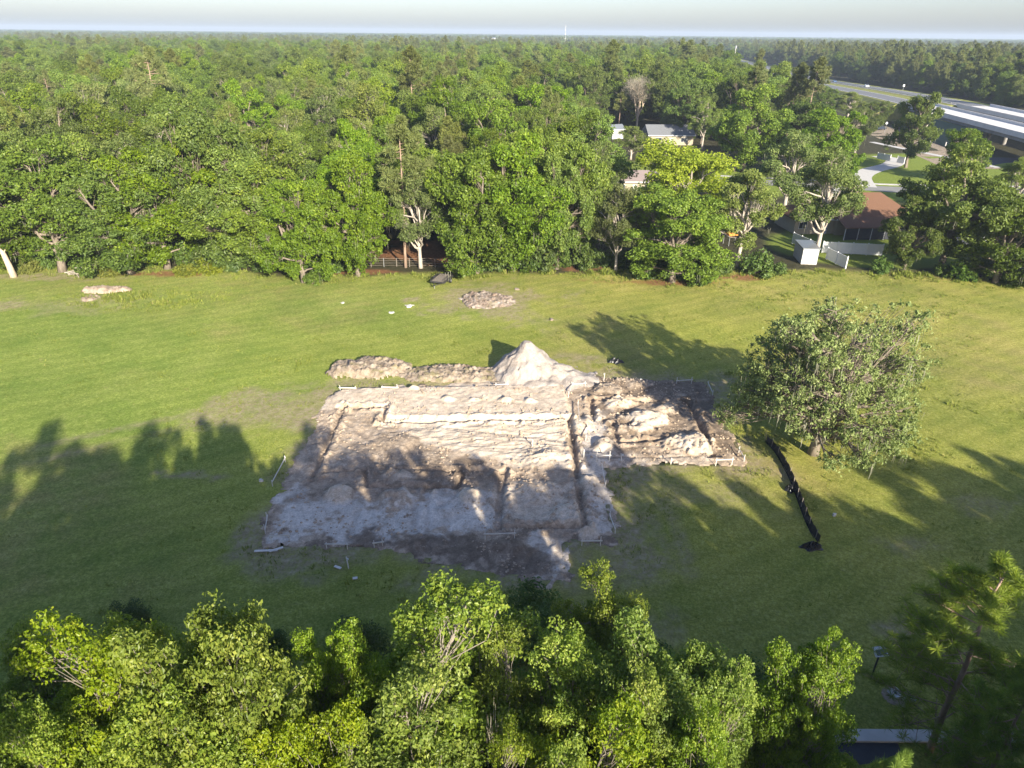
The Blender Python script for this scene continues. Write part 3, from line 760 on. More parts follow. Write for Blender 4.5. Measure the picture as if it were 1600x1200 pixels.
def shrub(seed, h, w, n, per, leaf, lmat):
    rg = np.random.default_rng(seed)
    d = unit(rg.normal(size=(n, 3))); d[:, 2] = np.abs(d[:, 2])
    S = d * np.array([w/2, w/2, h]) * (rg.uniform(.15, .85, n) ** .6)[:, None]; S[:, 2] = np.maximum(S[:, 2], .12 * h)
    P, N = spray(S, np.full(n, w * .17) * rg.uniform(.6, 1.3, n), per, rg, .8, .4, .3)
    P[:, 2] = np.maximum(P[:, 2], .03)
    V, F = leaf_quads(P, N, leaf, rg)
    mb = MB()
    for s in S[::2]: mb.tube([(0,0,-.1), tuple(s * .5 + rg.normal(0, .04, 3)), tuple(s)], [.03, .02, .008], 4, False)
    rnd = np.clip(np.repeat(rg.normal(.42, .15, n), per) + rg.normal(0, .15, len(F)), 0, 1)
    return dict(parts=[('stem', mb.mesh('stem', M['bark'])), ('foliage', mesh_np('foliage', V, F, lmat, {'rnd': rnd}))], h=h, w=w)

def put(kind, name, X, Y, rz, sx, sz, label, cat='tree', group=None, sy=None):
    e = empty(name, (X, Y, 0), rz, label, cat, group)
    e.scale = (sx, sy or sx, sz)
    for nm, me in kind['parts']:
        c = link(nm, me, e)
        if nm in ('hanging_moss', 'twigs', 'dead_fronds'): c['kind'] = 'stuff'
    return e
def at(kind, name, bx, by, ty, wpx, label, group=None, rz=None, cat='tree', z0=0.0):
    """a tree whose foot stands at photo place (bx, by), reaching up to picture row ty, wpx wide"""
    X, Y = G(bx, by)
    h = height_for(X, Y, ty)
    dist = Y * math.cos(PITCH) + (H - h * .6) * math.sin(PITCH)
    w = wpx / 1067.0 * dist
    return put(kind, name, X, Y, random.uniform(0, 6.28) if rz is None else rz, w / kind['w'], h / kind['h'], label, cat, group)
def crown_at(kind, name, px, py, z, wpx, label, group=None, rz=None, cat='tree'):
    """a tree of height z whose top stands over photo place (px, py)"""
    X, Y = G(px, py, z)
    dist = Y * math.cos(PITCH) + (H - z * .8) * math.sin(PITCH)
    return put(kind, name, X, Y, random.uniform(0, 6.28) if rz is None else rz, wpx / 1067.0 * dist / kind['w'], z / kind['h'], label, cat, group)

oak = [broadleaf(100 + i, 16, 14, c, 28, 16, 80, .20, M['oak_leaf'], M['bark'], 2.1, .80, .42, .3, .28, 26, 1.2, lobes=True)
       for i, c in enumerate((0.14, 0.08, 0.18))]
skirt = [broadleaf(120 + i, 16, 14, 0.02, 36, 16, 80, .20, M['oak_leaf'], M['bark'], 2.0, .80, .40, .35, .28, 40, 1.3, lobes=True) for i in range(2)]
grey = [broadleaf(130 + i, 16, 12, 0.2, 24, 16, 66, .18, M['mid_leaf'], M['pale_bark'], 1.75, .74, .35, .3, .32, 70, 1.4, lobes=True) for i in range(2)]
yellow = broadleaf(140, 14, 12, .3, 26, 12, 100, .19, M['yellow_leaf'], M['pale_bark'], 1.8, .9, .3, .1, .2)
wood_pine = [pine(150 + i, 21, 7.5, c, 32, 10, 40, .85, .065, M['pine_leaf'], .2) for i, c in enumerate((.52, .6))]
print('tree kinds 1')
hero = broadleaf(163, 12.5, 16.5, -.10, 78, 22, 54, .108, M['grey_leaf'], M['bark'], 1.6, .40, .42, .12, .28, 260, 1.2, .7, .35, .30, .5, -1)
fore = [broadleaf(170 + i, 14, 7, c, 44, 22, 100, .078, M['bright_leaf'], M['grey_bark'], 1.0, .42, .13, .25, .32, 0, 1, .75, .35, .06, .6, .1)
        for i, c in enumerate((.20, .30, .12, .25))]
near_pine = pine(180, 12, 7, .08, 46, 20, 50, .42, .009, M['pine_near'], .16)
dead_tree = bare(190, 15, 9, 20, 11, M['bleached_wood'], .24, 6500, clear=.5)
snag_tree = bare(192, 11, 3.4, 9, 7, M['pale_bark'], .10, 240, clear=.5)
sabal = palm(195, 6.5)
bush = [shrub(200, 2.2, 3.0, 40, 60, .17, M['shrub_leaf']), shrub(201, 1.8, 3.2, 40, 60, .17, M['weed_leaf'])]
near_bush = shrub(205, 3.2, 3.6, 60, 150, .085, M['shrub_leaf'])
print('tree kinds done')

# --- the big oak standing alone on the right of the pad
hx, hy = G(1270, 708)
put(hero, 'live_oak', hx, hy, 2.2, 0.95, 1.12, 'lone grey green oak hung with moss standing right of the pad')

# --- trees in the front of the picture, sunlit tops seen from above
FG = 'sunlit leafy trees along the bottom of the picture'
for i, (k, px_, py_, z, w, lab) in enumerate([
    (0, 300, 880, 19.5, 260, 'tallest bright green tree at lower left, reaching highest up the field'),
    (1, 270, 1045, 16.5, 250, 'bright green tree just below the tallest one at lower left'),
    (2, 100, 975, 16.0, 230, 'half shaded green tree near the lower left corner'),
    (3, 25, 1120, 15.0, 170, 'bright tree cut by the left edge in the bottom corner'),
    (0, 430, 1060, 13.5, 130, 'small pale crown between the two biggest foreground trees'),
    (1, 500, 1010, 13.0, 130, 'small round sunlit crown left of the broadest foreground tree'),
    (2, 690, 945, 15.5, 290, 'broadest bright yellow green tree at the bottom centre'),
    (3, 640, 1070, 14.5, 260, 'leafy bright tree below the broadest one at the bottom centre'),
    (1, 470, 1130, 14.5, 190, 'bright tree crown at the bottom edge left of centre'),
    (2, 950, 905, 11.5, 130, 'slim tree with a lit tip beside the grey corner of the pad'),
    (3, 885, 1000, 14.0, 190, 'bright tree right of the bare twiggy top at bottom centre'),
    (0, 1070, 985, 15.0, 230, 'bright tree with a pointed top right of bottom centre'),
    (1, 1278, 1015, 13.5, 145, 'isolated round bright tree beside the solar sign'),
    (2, 960, 1110, 14.5, 220, 'bright crown on the bottom edge below the pointed tree'),
    (3, 1110, 1120, 14.0, 150, 'bright crown on the bottom edge, rightmost of the close group'),
    (0, 140, 1130, 12.0, 170, 'dark shaded crown between the bright ones at lower left'),
    (1, 330, 1170, 14.5, 200, 'bright crown at the bottom edge below the tallest tree'),
    (2, 790, 1150, 13.0, 130, 'low crown on the bottom edge below the bare twigs'),
    (3, 20, 1000, 12.5, 140, 'dim crown on the left edge beside the half shaded tree'),
    (0, 35, 1060, 15.0, 200, 'bright crown at the left edge above the bottom corner'),
    (2, 200, 1165, 14.5, 200, 'bright crown on the bottom edge near the left corner'),
    (0, 560, 1165, 14.5, 190, 'bright crown on the bottom edge between the two lower left of centre crowns'),
    (1, 210, 1000, 13.0, 170, 'crown left below the tallest tree, touching the half shaded one'),
    (2, 790, 1010, 13.5, 170, 'crown on the right flank of the broadest foreground tree'),
    (3, 1010, 1060, 14.0, 170, 'crown between the pointed tree and the one right of the bare twigs'),
    (0, 580, 985, 14.0, 170, 'crown on the left flank of the broadest foreground tree'),
    (1, 1130, 1040, 13.0, 130, 'crown on the right flank of the pointed foreground tree'),
    (2, 880, 1170, 14.5, 170, 'crown on the bottom edge right of the bare twigs'),
]):
    crown_at(fore[k], 'leafy_tree', px_, py_ - 18, z, w * 1.22, lab, FG)
crown_at(snag_tree, 'dying_tree', 768, 1075, 13.5, 70, 'thin tree with bare pale twigs among the bright foreground crowns')
# lower shrubs in the shade below them
for i, (px_, py_, s, lab) in enumerate([
    (205, 935, .7, 'dark shrub in shade left of the tallest foreground tree'), (425, 985, .7, 'dark shrub right of the tallest foreground tree'),
    (830, 955, 1.4, 'dark rounded shrub below the grey corner of the pad'), (560, 985, 1.0, 'dark shrub left above the broadest foreground tree'),
    (890, 985, 1.2, 'dark shrub between the slim tree and the broadest tree'), (1180, 1060, 1.2, 'dark shrub left of the isolated round tree'),
    (1230, 1150, 1.3, 'dark shrub at the bottom edge below the isolated round tree'),
    
    (1010, 1040, 1.1, 'dark shrub behind the pointed foreground tree')]):
    X_, Y_ = G(px_, py_ + 45)
    put(near_bush, 'shrub', X_, Y_, i * 1.1, s, s * random.uniform(.8, 1.1), lab, 'shrub', 'shaded shrubs at the bottom of the picture')
crown_at(near_pine, 'pine_tree', 1580, 880, 12.0, 260, 'soft needled pine in shade at the right edge', 'pines at the lower right')
crown_at(near_pine, 'pine_tree', 1413, 1178, 13.0, 150, 'pine tip with bright yellow green needles on the bottom edge', 'pines at the lower right')
crown_at(near_pine, 'pine_tree', 1630, 1040, 10.0, 200, 'dark pine in the bottom right corner', 'pines at the lower right')

# --- the grove behind the drone, whose long shadows lie across the field
rs = np.random.default_rng(5)
grove = []
def shade_tree(X_, Y_, z, j, own=False):
    for _ in range(12):                       # keep the grove out of the picture
        w_ = Y_ * math.cos(PITCH) - (z - H) * math.sin(PITCH)
        if w_ < 1: break
        qx, qy = pix(X_, Y_, z)
        mgn = 2.6 / w_ * 1067
        if qx < -mgn or qx > 1600 + mgn or qy > 1200 + mgn * .55: break
        Y_ -= 2.0; X_ += 1.0 if X_ > 0 else -1.0
    else: return
    if not own and abs(X_ - .45 * (12 - Y_)) < 18: z = min(z, max(9, 10.5 + (13 - Y_) * .43))
    z = min(z, 23)
    k = [fore[j % 4], oak[j % 3]][j % 2]
    sc = rs.uniform(1.05, 1.35) if k['w'] < 10 else rs.uniform(.6, .75)
    grove.append((X_, Y_))
    put(k, 'leafy_tree', X_, Y_, rs.uniform(0, 6.28), sc, z / k['h'], 'leafy tree of the grove behind the camera', 'tree', 'trees of the grove out of the picture')
for j, (px_, py_, z) in enumerate([(185,635,22.5),(110,665,22),(40,700,21),(-40,720,19),(1000,800,15),(850,722,17),(905,705,17),(800,712,17),(880,780,16),(1080,840,15),(960,870,14),(1445,692,18),(1500,705,17.5),(1560,722,17),(1620,735,17),(1700,735,17),(1800,740,17),(1240,740,17),(1340,720,17.5),(1180,760,17),(1080,750,17),(1010,740,17),(1390,705,18)]):
    bx_, by_ = G(px_, py_); L_ = z / math.tan(SUN_EL)
    shade_tree(bx_ + SUN_AZ[0] * L_, by_ + SUN_AZ[1] * L_, z, j, True)
for j in range(150):
    X_, Y_ = rs.uniform(-48, 85), rs.uniform(-34, 16)
    if Y_ > 4 and abs(X_) < 20 + .5 * Y_: continue
    if X_ < -20 and Y_ > 12: continue
    if any(math.hypot(X_ - a, Y_ - b) < 5.2 for a, b in grove): continue
    z = min(20.5, (47 - Y_) / 2.3 * rs.uniform(.88, 1.0))
    shade_tree(X_, Y_, z, j)
print('grove', len(grove))

# --- edge of the woods, left to right
EDGE = 'trees along the edge of the woods'
E_ = [
    (skirt[0], 20, 424, 255, 150, 'leafy oak at the far left edge of the woods'),
    (oak[0], 98, 424, 215, 190, 'oak with a bare leaning trunk at the left edge of the woods'),
    (skirt[1], 205, 428, 245, 175, 'dense oak behind the pale spoil heaps with foliage to the ground'),
    (skirt[1], 262, 420, 210, 180, 'oak with a visible trunk right of the spoil heaps'),
    (skirt[0], 400, 420, 225, 150, 'broad green oak left of the shrubby corner of the woods'),
    (skirt[1], 475, 442, 265, 130, 'oak pushing farthest into the field left of the tall pine'),
    (skirt[0], 560, 432, 235, 130, 'green oak just left of the tall bare pine trunk'),
    (skirt[1], 745, 426, 215, 160, 'tall full oak behind the utility trailer'),
    (skirt[0], 800, 424, 205, 160, 'mossy oak above the trampoline'),
    (skirt[0], 870, 420, 235, 105, 'dense oak at the right end of the left woods'),
    (grey[0], 962, 425, 284, 78, 'slim pale oak beside the gap to the street'),
    (skirt[1], 1050, 440, 285, 160, 'big dark green oak in front of the yellow tree'),
    (grey[1], 1150, 420, 265, 120, 'grey green oak left of the metal shed'),
    (grey[0], 1275, 400, 225, 120, 'pale trunked oak behind the white fence'),
    (skirt[0], 1412, 424, 305, 85, 'dark oak right of the white fence'),
    (oak[0], 1470, 420, 230, 165, 'large oak with a forked leaning trunk at the right of the houses'),
    (skirt[1], 1555, 442, 290, 140, 'full green oak at the right edge of the field'),
    (skirt[0], 1625, 430, 280, 130, 'oak cut by the right edge beside the field'),
]
for k, bx, by, ty, w, lab in E_:
    at(k, 'oak_tree', bx, by, ty, w * 1.05, lab, EDGE)
at(wood_pine[0], 'pine_tree', 635, 418, 178, 85, 'tall pine with a long bare trunk over reddish pine straw')
at(yellow, 'yellow_tree', 1060, 372, 222, 155, 'bright yellow green tree by the street')
at(sabal, 'cabbage_palm', 1147, 268, 222, 30, 'small cabbage palm behind the yellow tree')
at(dead_tree, 'dead_tree', 995, 205, 118, 56, 'leafless brownish tree above the white shed')
at(wood_pine[0], 'pine_tree', 966, 204, 142, 26, 'slim pine left of the leafless tree')
MID = 'trees around the houses'
for k, bx, by, ty, w, lab in [
    (grey[1], 1045, 205, 132, 50, 'tall slim tree behind the grey roofed house'),
    (skirt[0], 1160, 268, 128, 120, 'large tree right of the grey roofed house'),
    (grey[0], 985, 250, 196, 55, 'pale tree in front of the grey roofed house'),
    (grey[0], 1225, 330, 200, 110, 'grey green tree behind the metal shed'),
    (oak[2], 1290, 290, 165, 100, 'oak behind the brown roofed house'),
    (skirt[1], 1245, 260, 150, 110, 'full oak between the large tree and the highway'),
    (oak[1], 1415, 262, 140, 75, 'oak standing before the highway bridge'),
    (oak[2], 1495, 285, 196, 80, 'small oak below the bridge abutment'),
    (grey[1], 1575, 345, 245, 90, 'pale tree by the far right houses'),
    (grey[0], 1335, 240, 165, 60, 'pale tree left of the highway lamp'),
    (skirt[0], 1110, 215, 112, 110, 'dark round oak above the palm'),
    (skirt[1], 1185, 215, 114, 100, 'oak at the corner below the highway'),
    (skirt[0], 1285, 182, 133, 55, 'oak at the foot of the highway bank'), (grey[1], 1322, 190, 143, 52, 'pale oak right of the bank foot oak'), (skirt[1], 1362, 198, 155, 48, 'oak at the foot of the bank near the sign'),
    (oak[0], 1060, 180, 104, 90, 'oak behind the slim tree at the back of the houses')]:
    at(k, 'oak_tree', bx, by, ty, w, lab, MID)

# shrubs along the edge
for i, (k, px_, py_, s, lab) in enumerate([
    (1, 330, 424, 1.3, 'bright yellow green bush at the woods left of centre'), (1, 290, 430, 1.0, 'low yellow green bush left of the brighter one'),
    (1, 365, 416, 1.1, 'yellow green bush against the shaded oak'), (0, 1090, 444, 1.2, 'round dark bush in front of the big dark oak'),
    (0, 1180, 428, 1.7, 'wide green bush left of the metal shed'), (0, 1215, 428, .8, 'small bush at the corner of the metal shed'),
    (0, 1375, 425, 1.0, 'green bush at the end of the white fence'), (0, 1500, 436, 1.3, 'green bush below the large forked oak'),
    (0, 1580, 446, 1.2, 'green bush at the right end of the treeline'), (0, 490, 444, .9, 'small bush below the oak farthest into the field'),
    (0, 735, 428, 1.1, 'upright bush right of the utility trailer'), (0, 955, 322, 1.9, 'large bush before the pink roofed house'), (0, 1002, 318, 1.8, 'large bush at the right end of the pink roofed house'), (0, 985, 335, 2.0, 'large bush nearest the field before the pink roofed house'), (1, 50, 424, 1.1, 'yellowish bush behind the bare stump'),
    (1, 170, 430, .9, 'yellowish bush behind the spoil heaps'), (0, 1470, 430, .9, 'bush at the foot of the leaning trunk')]):
    X_, Y_ = G(px_, py_)
    put(bush[k], 'shrub', X_, Y_, i * 1.3, s, s, lab, 'shrub', 'bushes along the edge of the woods')

# undergrowth filling the foot of the woods
rb = np.random.default_rng(23)
UND = [(60, 'the broken trunk'), (140, 'the leaning bare trunk'), (225, 'the spoil heap oak'), (310, 'the yellow green bush'), (372, 'the yellow bush corner'), (425, 'the broad oak'), (455, 'the oak farthest into the field'), (520, 'the oak left of the pine'),
       (765, 'the tall oak'), (835, 'the trampoline'), (900, 'the right end of the left woods'), (930, 'the gap'), (985, 'the slim pale oak'), (1025, 'the big dark oak'), (1115, 'the round dark bush'), (1530, 'the right edge oak')]
for j, (px_, land) in enumerate(UND):
    for sgn, w_ in ((-1, 'left of'), (1, 'right of')):
        X_, Y_ = G(px_ + sgn * rb.uniform(8, 18), (421 if px_ < 1000 else 434) - rb.uniform(0, 7)); s = rb.uniform(.8, 1.7)
        put(bush[0], 'undergrowth_bush', X_, Y_, rb.uniform(0, 6), s, s * rb.uniform(.8, 1.5), 'low bush at the woods edge just %s %s' % (w_, land), 'bush', 'undergrowth along the woods')
# --- the woods behind
HWY_A, HWY_B = G(1240, 121, 4.0), G(1640, 212, 6.5)         # axis of the highway, near carriageway
hd = Vector((HWY_A[0] - HWY_B[0], HWY_A[1] - HWY_B[1])).normalized()
hn = Vector((hd.y, -hd.x))
if hn.x < 0: hn = -hn                                        # points to the far side of the highway
def hwy_off(X, Y): return (X - HWY_B[0]) * hn.x + (Y - HWY_B[1]) * hn.y
def hwy_along(X, Y): return (X - HWY_B[0]) * hd.x + (Y - HWY_B[1]) * hd.y
CLEAR = [[G(*p) for p in [(925,300),(1005,305),(1010,240),(1060,240),(1060,210),(940,195),(915,225),(918,262)]],
         [G(*p) for p in [(1010,300),(1010,240),(1600,230),(1700,300),(1700,440),(1040,440),(940,420),(930,300)]],
         [G(*p) for p in [(1360,300),(1350,205),(1440,170),(1640,215),(1700,310)]]]
CLEAR += [FIELD]
def allowed(X, Y):
    ok = np.ones(X.shape, bool)
    for P in CLEAR: ok &= poly_sd(X, Y, P) > 1.0
    o = hwy_off(X, Y)
    ok &= ~((o > -24) & (o < 44))
    ok &= ~((o > -60) & (o < 44) & (hwy_along(X, Y) < 190))
    ok &= ~((o > -48) & (o < 44) & (hwy_along(X, Y) < 620))
    return ok
def scatter(d0, d1, sp, seed):
    rg = np.random.default_rng(seed)
    xs = np.arange(-d1 * .9 - 30, d1 * .9 + 30, sp); ys = np.arange(d0, d1, sp)
    X, Y = np.meshgrid(xs, ys); X = X + (np.arange(len(ys)) % 2)[:, None] * sp / 2
    X = X + rg.uniform(-.38, .38, X.shape) * sp; Y = Y + rg.uniform(-.38, .38, X.shape) * sp
    X, Y = X.ravel(), Y.ravel()
    m = (np.abs(X) < .84 * Y + 22); X, Y = X[m], Y[m]
    m = allowed(X, Y); return X[m], Y[m]
X1, Y1 = scatter(99, 900, 10.2, 31)
order = np.argsort(np.hypot(X1, Y1)); X1, Y1 = X1[order], Y1[order]
NIND = 240
rg = np.random.default_rng(77)
inv = (np.abs(X1) < .78 * Y1 + 6)
ind = np.where(inv)[0][:NIND]; rest = np.setdiff1d(np.arange(len(X1)), ind)
kinds_idx = rg.choice(6, len(X1), p=[.22, .2, .2, .14, .16, .08])
K6 = [oak[0], oak[1], oak[2], skirt[0], grey[0], wood_pine[1]]
NAMES = ['oak_tree', 'oak_tree', 'oak_tree', 'oak_tree', 'mossy_oak', 'pine_tree']
LABS = ['green oak crown packed among others in the woods', 'green oak crown packed among others in the woods', 'green oak crown packed among others in the woods',
        'green oak crown packed among others in the woods', 'grey green mossy oak crown among the packed woods', 'pine crown rising among the oaks of the woods']
GRP = ['oaks inside the woods'] * 4 + ['mossy oaks inside the woods', 'pines inside the woods']
LAND = [(-60, 'the left picture edge'), (25, 'the bleached broken trunk'), (98, 'the leaning bare trunk'), (165, 'the pale spoil heaps'), (262, 'the oak right of the spoil heaps'), (330, 'the bright yellow green bush'),
        (400, 'the broad oak by the yellow bush'), (475, 'the oak farthest into the field'), (560, 'the oak left of the tall pine'), (635, 'the tall bare pine'), (691, 'the utility trailer'), (745, 'the tall oak by the trailer'),
        (790, 'the trampoline'), (870, 'the right end of the left woods'), (962, 'the slim pale oak'), (1050, 'the big dark oak'), (1147, 'the small palm'), (1250, 'the metal shed'), (1340, 'the brown roofed house'), (1450, 'the large forked oak'), (1580, 'the right edge oak')]
ORD = 'first second third fourth fifth sixth seventh eighth ninth tenth eleventh twelfth thirteenth fourteenth fifteenth sixteenth seventeenth eighteenth nineteenth twentieth'.split() + ['twenty ' + q for q in 'first second third fourth fifth sixth seventh eighth ninth'.split()]
KIND = ['oak crown'] * 4 + ['mossy oak', 'pine']
ranks = {}
for i in ind:
    k = int(kinds_idx[i])
    if k == 5 and Y1[i] < 112: k = 0
    lx = pix(X1[i], Y1[i], 10)[0]; land = min(LAND, key=lambda q: abs(q[0] - lx))[1]; ranks[land] = ranks.get(land, 0) + 1
    lab_ = '%s %s back in the woods from %s' % (KIND[k], ORD[min(28, ranks[land] - 1)], land)
    s = rg.uniform(.68, 1.25); sz = s ** .5 * rg.uniform(.85, 1.35) * (1.0 if k < 5 else .9)
    put((skirt[i % 2] if Y1[i] < 118 and k < 4 else K6[k]), NAMES[k], X1[i], Y1[i], rg.uniform(0, 6.28), s, sz, lab_, 'tree', GRP[k])

def forest_stuff(name, label, X, Y, idx, s, sz, srcs):
    me = bpy.data.meshes.new(name)
    n = len(X)
    me.vertices.add(n); me.vertices.foreach_set('co', np.stack([X, Y, np.zeros(n)], -1).astype(np.float32).ravel())
    for an, ty, v in (('idx', 'INT', idx.astype(np.int32)), ('rz', 'FLOAT', rg.uniform(0, 6.28, n).astype(np.float32))):
        a = me.attributes.new(an, ty, 'POINT'); a.data.foreach_set('value', v)
    a = me.attributes.new('scl', 'FLOAT_VECTOR', 'POINT'); a.data.foreach_set('vector', np.stack([s, s, sz], -1).astype(np.float32).ravel())
    o = link(name, me)
    ng = bpy.data.node_groups.new(name, 'GeometryNodeTree')
    ng.interface.new_socket('Geometry', in_out='INPUT', socket_type='NodeSocketGeometry')
    ng.interface.new_socket('Geometry', in_out='OUTPUT', socket_type='NodeSocketGeometry')
    N = ng.nodes.new; L = ng.links.new
    gi, go = N('NodeGroupInput'), N('NodeGroupOutput')
    join = N('GeometryNodeJoinGeometry')
    for si, ob in reversed(list(enumerate(srcs))):
        oi = N('GeometryNodeObjectInfo'); oi.inputs['Object'].default_value = ob; oi.inputs['As Instance'].default_value = True; oi.transform_space = 'ORIGINAL'
        L(oi.outputs['Geometry'], join.inputs[0])
    iop = N('GeometryNodeInstanceOnPoints')
    def na(nm, ty):
        x = N('GeometryNodeInputNamedAttribute'); x.data_type = ty; x.inputs['Name'].default_value = nm; return x.outputs['Attribute']
    L(gi.outputs[0], iop.inputs['Points']); L(join.outputs[0], iop.inputs['Instance'])
    iop.inputs['Pick Instance'].default_value = True
    L(na('idx', 'INT'), iop.inputs['Instance Index'])
    cx = N('ShaderNodeCombineXYZ'); L(na('rz', 'FLOAT'), cx.inputs['Z']); 
    er = N('FunctionNodeEulerToRotation'); L(cx.outputs[0], er.inputs[0]); L(er.outputs[0], iop.inputs['Rotation'])
    L(na('scl', 'FLOAT_VECTOR'), iop.inputs['Scale'])
    L(iop.outputs[0], go.inputs[0])
    md = o.modifiers.new('scatter', 'NODES'); md.node_group = ng
    return tag(o, label, 'forest', kind='stuff')
def crown_obj(kind):
    me = dict(kind['parts'])['crown']
    for ob in bpy.data.objects:
        if ob.type == 'MESH' and ob.data == me and ob.parent is not None: return ob
srcs = [crown_obj(k) for k in K6]
Xa, Ya, Ia = X1[rest], Y1[rest], kinds_idx[rest].copy()
# beyond the highway the woods are mostly pine
far_side = hwy_off(Xa, Ya) > 0
Ia = np.where(far_side & (rg.random(len(Ia)) < .55), 5, Ia)
# their share of the middle distance stands a little closer, so the wood closes
s = rg.uniform(.7, 1.35, len(Xa)); sz = s ** .5 * rg.uniform(.82, 1.35, len(Xa)) * np.where(Ia == 5, .9, 1.0)
forest_stuff('forest', 'mass of oak and pine woods stretching behind the field', Xa, Ya, Ia, s, sz, srcs)
X2, Y2 = scatter(900, 2200, 15, 32)
I2 = rg.choice(6, len(X2), p=[.22, .2, .2, .14, .1, .14]); s2 = rg.uniform(1.1, 1.6, len(X2))
X3, Y3 = scatter(2200, 7500, 60, 33)
I3 = rg.choice(6, len(X3), p=[.25, .25, .2, .2, .1, .0]); s3 = rg.uniform(3.0, 6.0, len(X3))
forest_stuff('far_forest', 'distant woods fading into haze below the horizon', np.concatenate([X2, X3]), np.concatenate([Y2, Y3]), np.concatenate([I2, I3]),
             np.concatenate([s2, s3]), np.concatenate([rg.uniform(.8, 1.2, len(X2)), rg.uniform(.7, 1.5, len(X3))]), srcs)
print('forest', len(Xa), len(X2), len(X3))

# ------------------------------------------------------------------ air
hz = MB(); hz.box(-9800, 9800, -1700, 9800, -3, 62)
t = NT('haze_air')
pv = t.n('ShaderNodeVolumePrincipled')
pv.inputs['Color'].default_value = (0.58, 0.68, 0.82, 1); pv.inputs['Density'].default_value = 0.00018; pv.inputs['Anisotropy'].default_value = 0.0
t.l(pv.outputs[0], t.out.inputs['Volume'])
tag(hz.build('haze', t.m), 'pale morning haze over the woods', kind='stuff')

# ------------------------------------------------------------------ materials of built things
M['white_paint'] = plain('white_paint', (0.58, 0.58, 0.57), 0.5, 0.4, 0.06)
M['pale_wood'] = plain('pale_wood', (0.58, 0.50, 0.38), 0.8, 0.2, 0.2, 8)
M['white_wood'] = plain('white_wood', (0.60, 0.56, 0.50), 0.8, 0.2, 0.12, 8)
M['weathered_wood'] = plain('weathered_wood', (0.22, 0.19, 0.16), 0.9, 0.1, 0.3, 5)
M['black_fabric'] = plain('black_fabric', (0.012, 0.012, 0.014), 0.6, 0.3, 0.4, 2)
M['black_plastic'] = plain('black_plastic', (0.010, 0.010, 0.012), 0.35, 0.5, 0.3, 3)
M['rubber'] = plain('rubber', (0.018, 0.018, 0.018), 0.85, 0.2)
M['dark_steel'] = plain('dark_steel', (0.05, 0.048, 0.047), 0.5, 0.4, 0.3, 4, 0.3)
M['galvanised'] = plain('galvanised', (0.45, 0.46, 0.47), 0.4, 0.5, 0.1, 3, 0.6)
M['cream_wall'] = plain('cream_wall', (0.34, 0.29, 0.21), 0.85, 0.2, 0.08, 1)
M['brick_wall'] = plain('brick_wall', (0.42, 0.27, 0.19), 0.85, 0.2, 0.18, 6)
M['white_wall'] = plain('white_wall', (0.50, 0.50, 0.50), 0.7, 0.3, 0.06, 1)
M['brown_roof'] = plain('brown_roof', (0.155, 0.085, 0.053), 0.9, 0.1, 0.22, 9, 0, .4)
M['grey_roof'] = plain('grey_roof', (0.17, 0.175, 0.185), 0.9, 0.1, 0.15, 9, 0, .4)
M['pink_roof'] = plain('pink_roof', (0.27, 0.215, 0.195), 0.9, 0.1, 0.12, 9, 0, .4)
M['metal_roof'] = plain('metal_roof', (0.30, 0.32, 0.34), 0.35, 0.5, 0.05, 1, .5)
M['glass'] = plain('glass', (0.03, 0.035, 0.045), 0.08, 0.6, 0.1)
M['screen'] = plain('screen', (0.030, 0.032, 0.040), 0.7, 0.2, 0.2)
M['asphalt'] = plain('asphalt', (0.17, 0.17, 0.175), 0.9, 0.2, 0.2, 1.5, 0, .3)
M['dark_asphalt'] = plain('dark_asphalt', (0.040, 0.043, 0.050), 0.8, 0.3, 0.25, 1.2, 0, .3)
M['street_asphalt'] = plain('street_asphalt', (0.24, 0.235, 0.225), 0.9, 0.2, 0.12, .6)
M['concrete'] = plain('concrete', (0.50, 0.48, 0.45), 0.85, 0.2, 0.1, 1.2)
M['bridge_concrete'] = plain('bridge_concrete', (0.62, 0.59, 0.55), 0.85, 0.2, 0.08, .4)
M['stained_concrete'] = plain('stained_concrete', (0.26, 0.245, 0.225), 0.9, 0.2, 0.2, .5)
M['bank_grass'] = plain('bank_grass', (0.22, 0.225, 0.06), 0.95, 0.1, 0.35, .5)
M['green_paint'] = plain('green_paint', (0.075, 0.10, 0.055), 0.9, 0.3, 0.1, .5)
M['road_line'] = plain('road_line', (0.70, 0.69, 0.64), 0.8, 0.2, 0.1)
M['orange_tarp'] = plain('orange_tarp', (0.62, 0.24, 0.05), 0.6, 0.3, 0.15, 2)
M['car_blue'] = plain('car_blue', (0.08, 0.13, 0.24), 0.25, 0.6, 0.05)
M['car_white'] = plain('car_white', (0.72, 0.73, 0.74), 0.25, 0.6, 0.03)
M['car_dark'] = plain('car_dark', (0.03, 0.04, 0.06), 0.25, 0.6, 0.05)
M['panel_blue'] = plain('panel_blue', (0.035, 0.05, 0.065), 0.12, 0.7, 0.1)

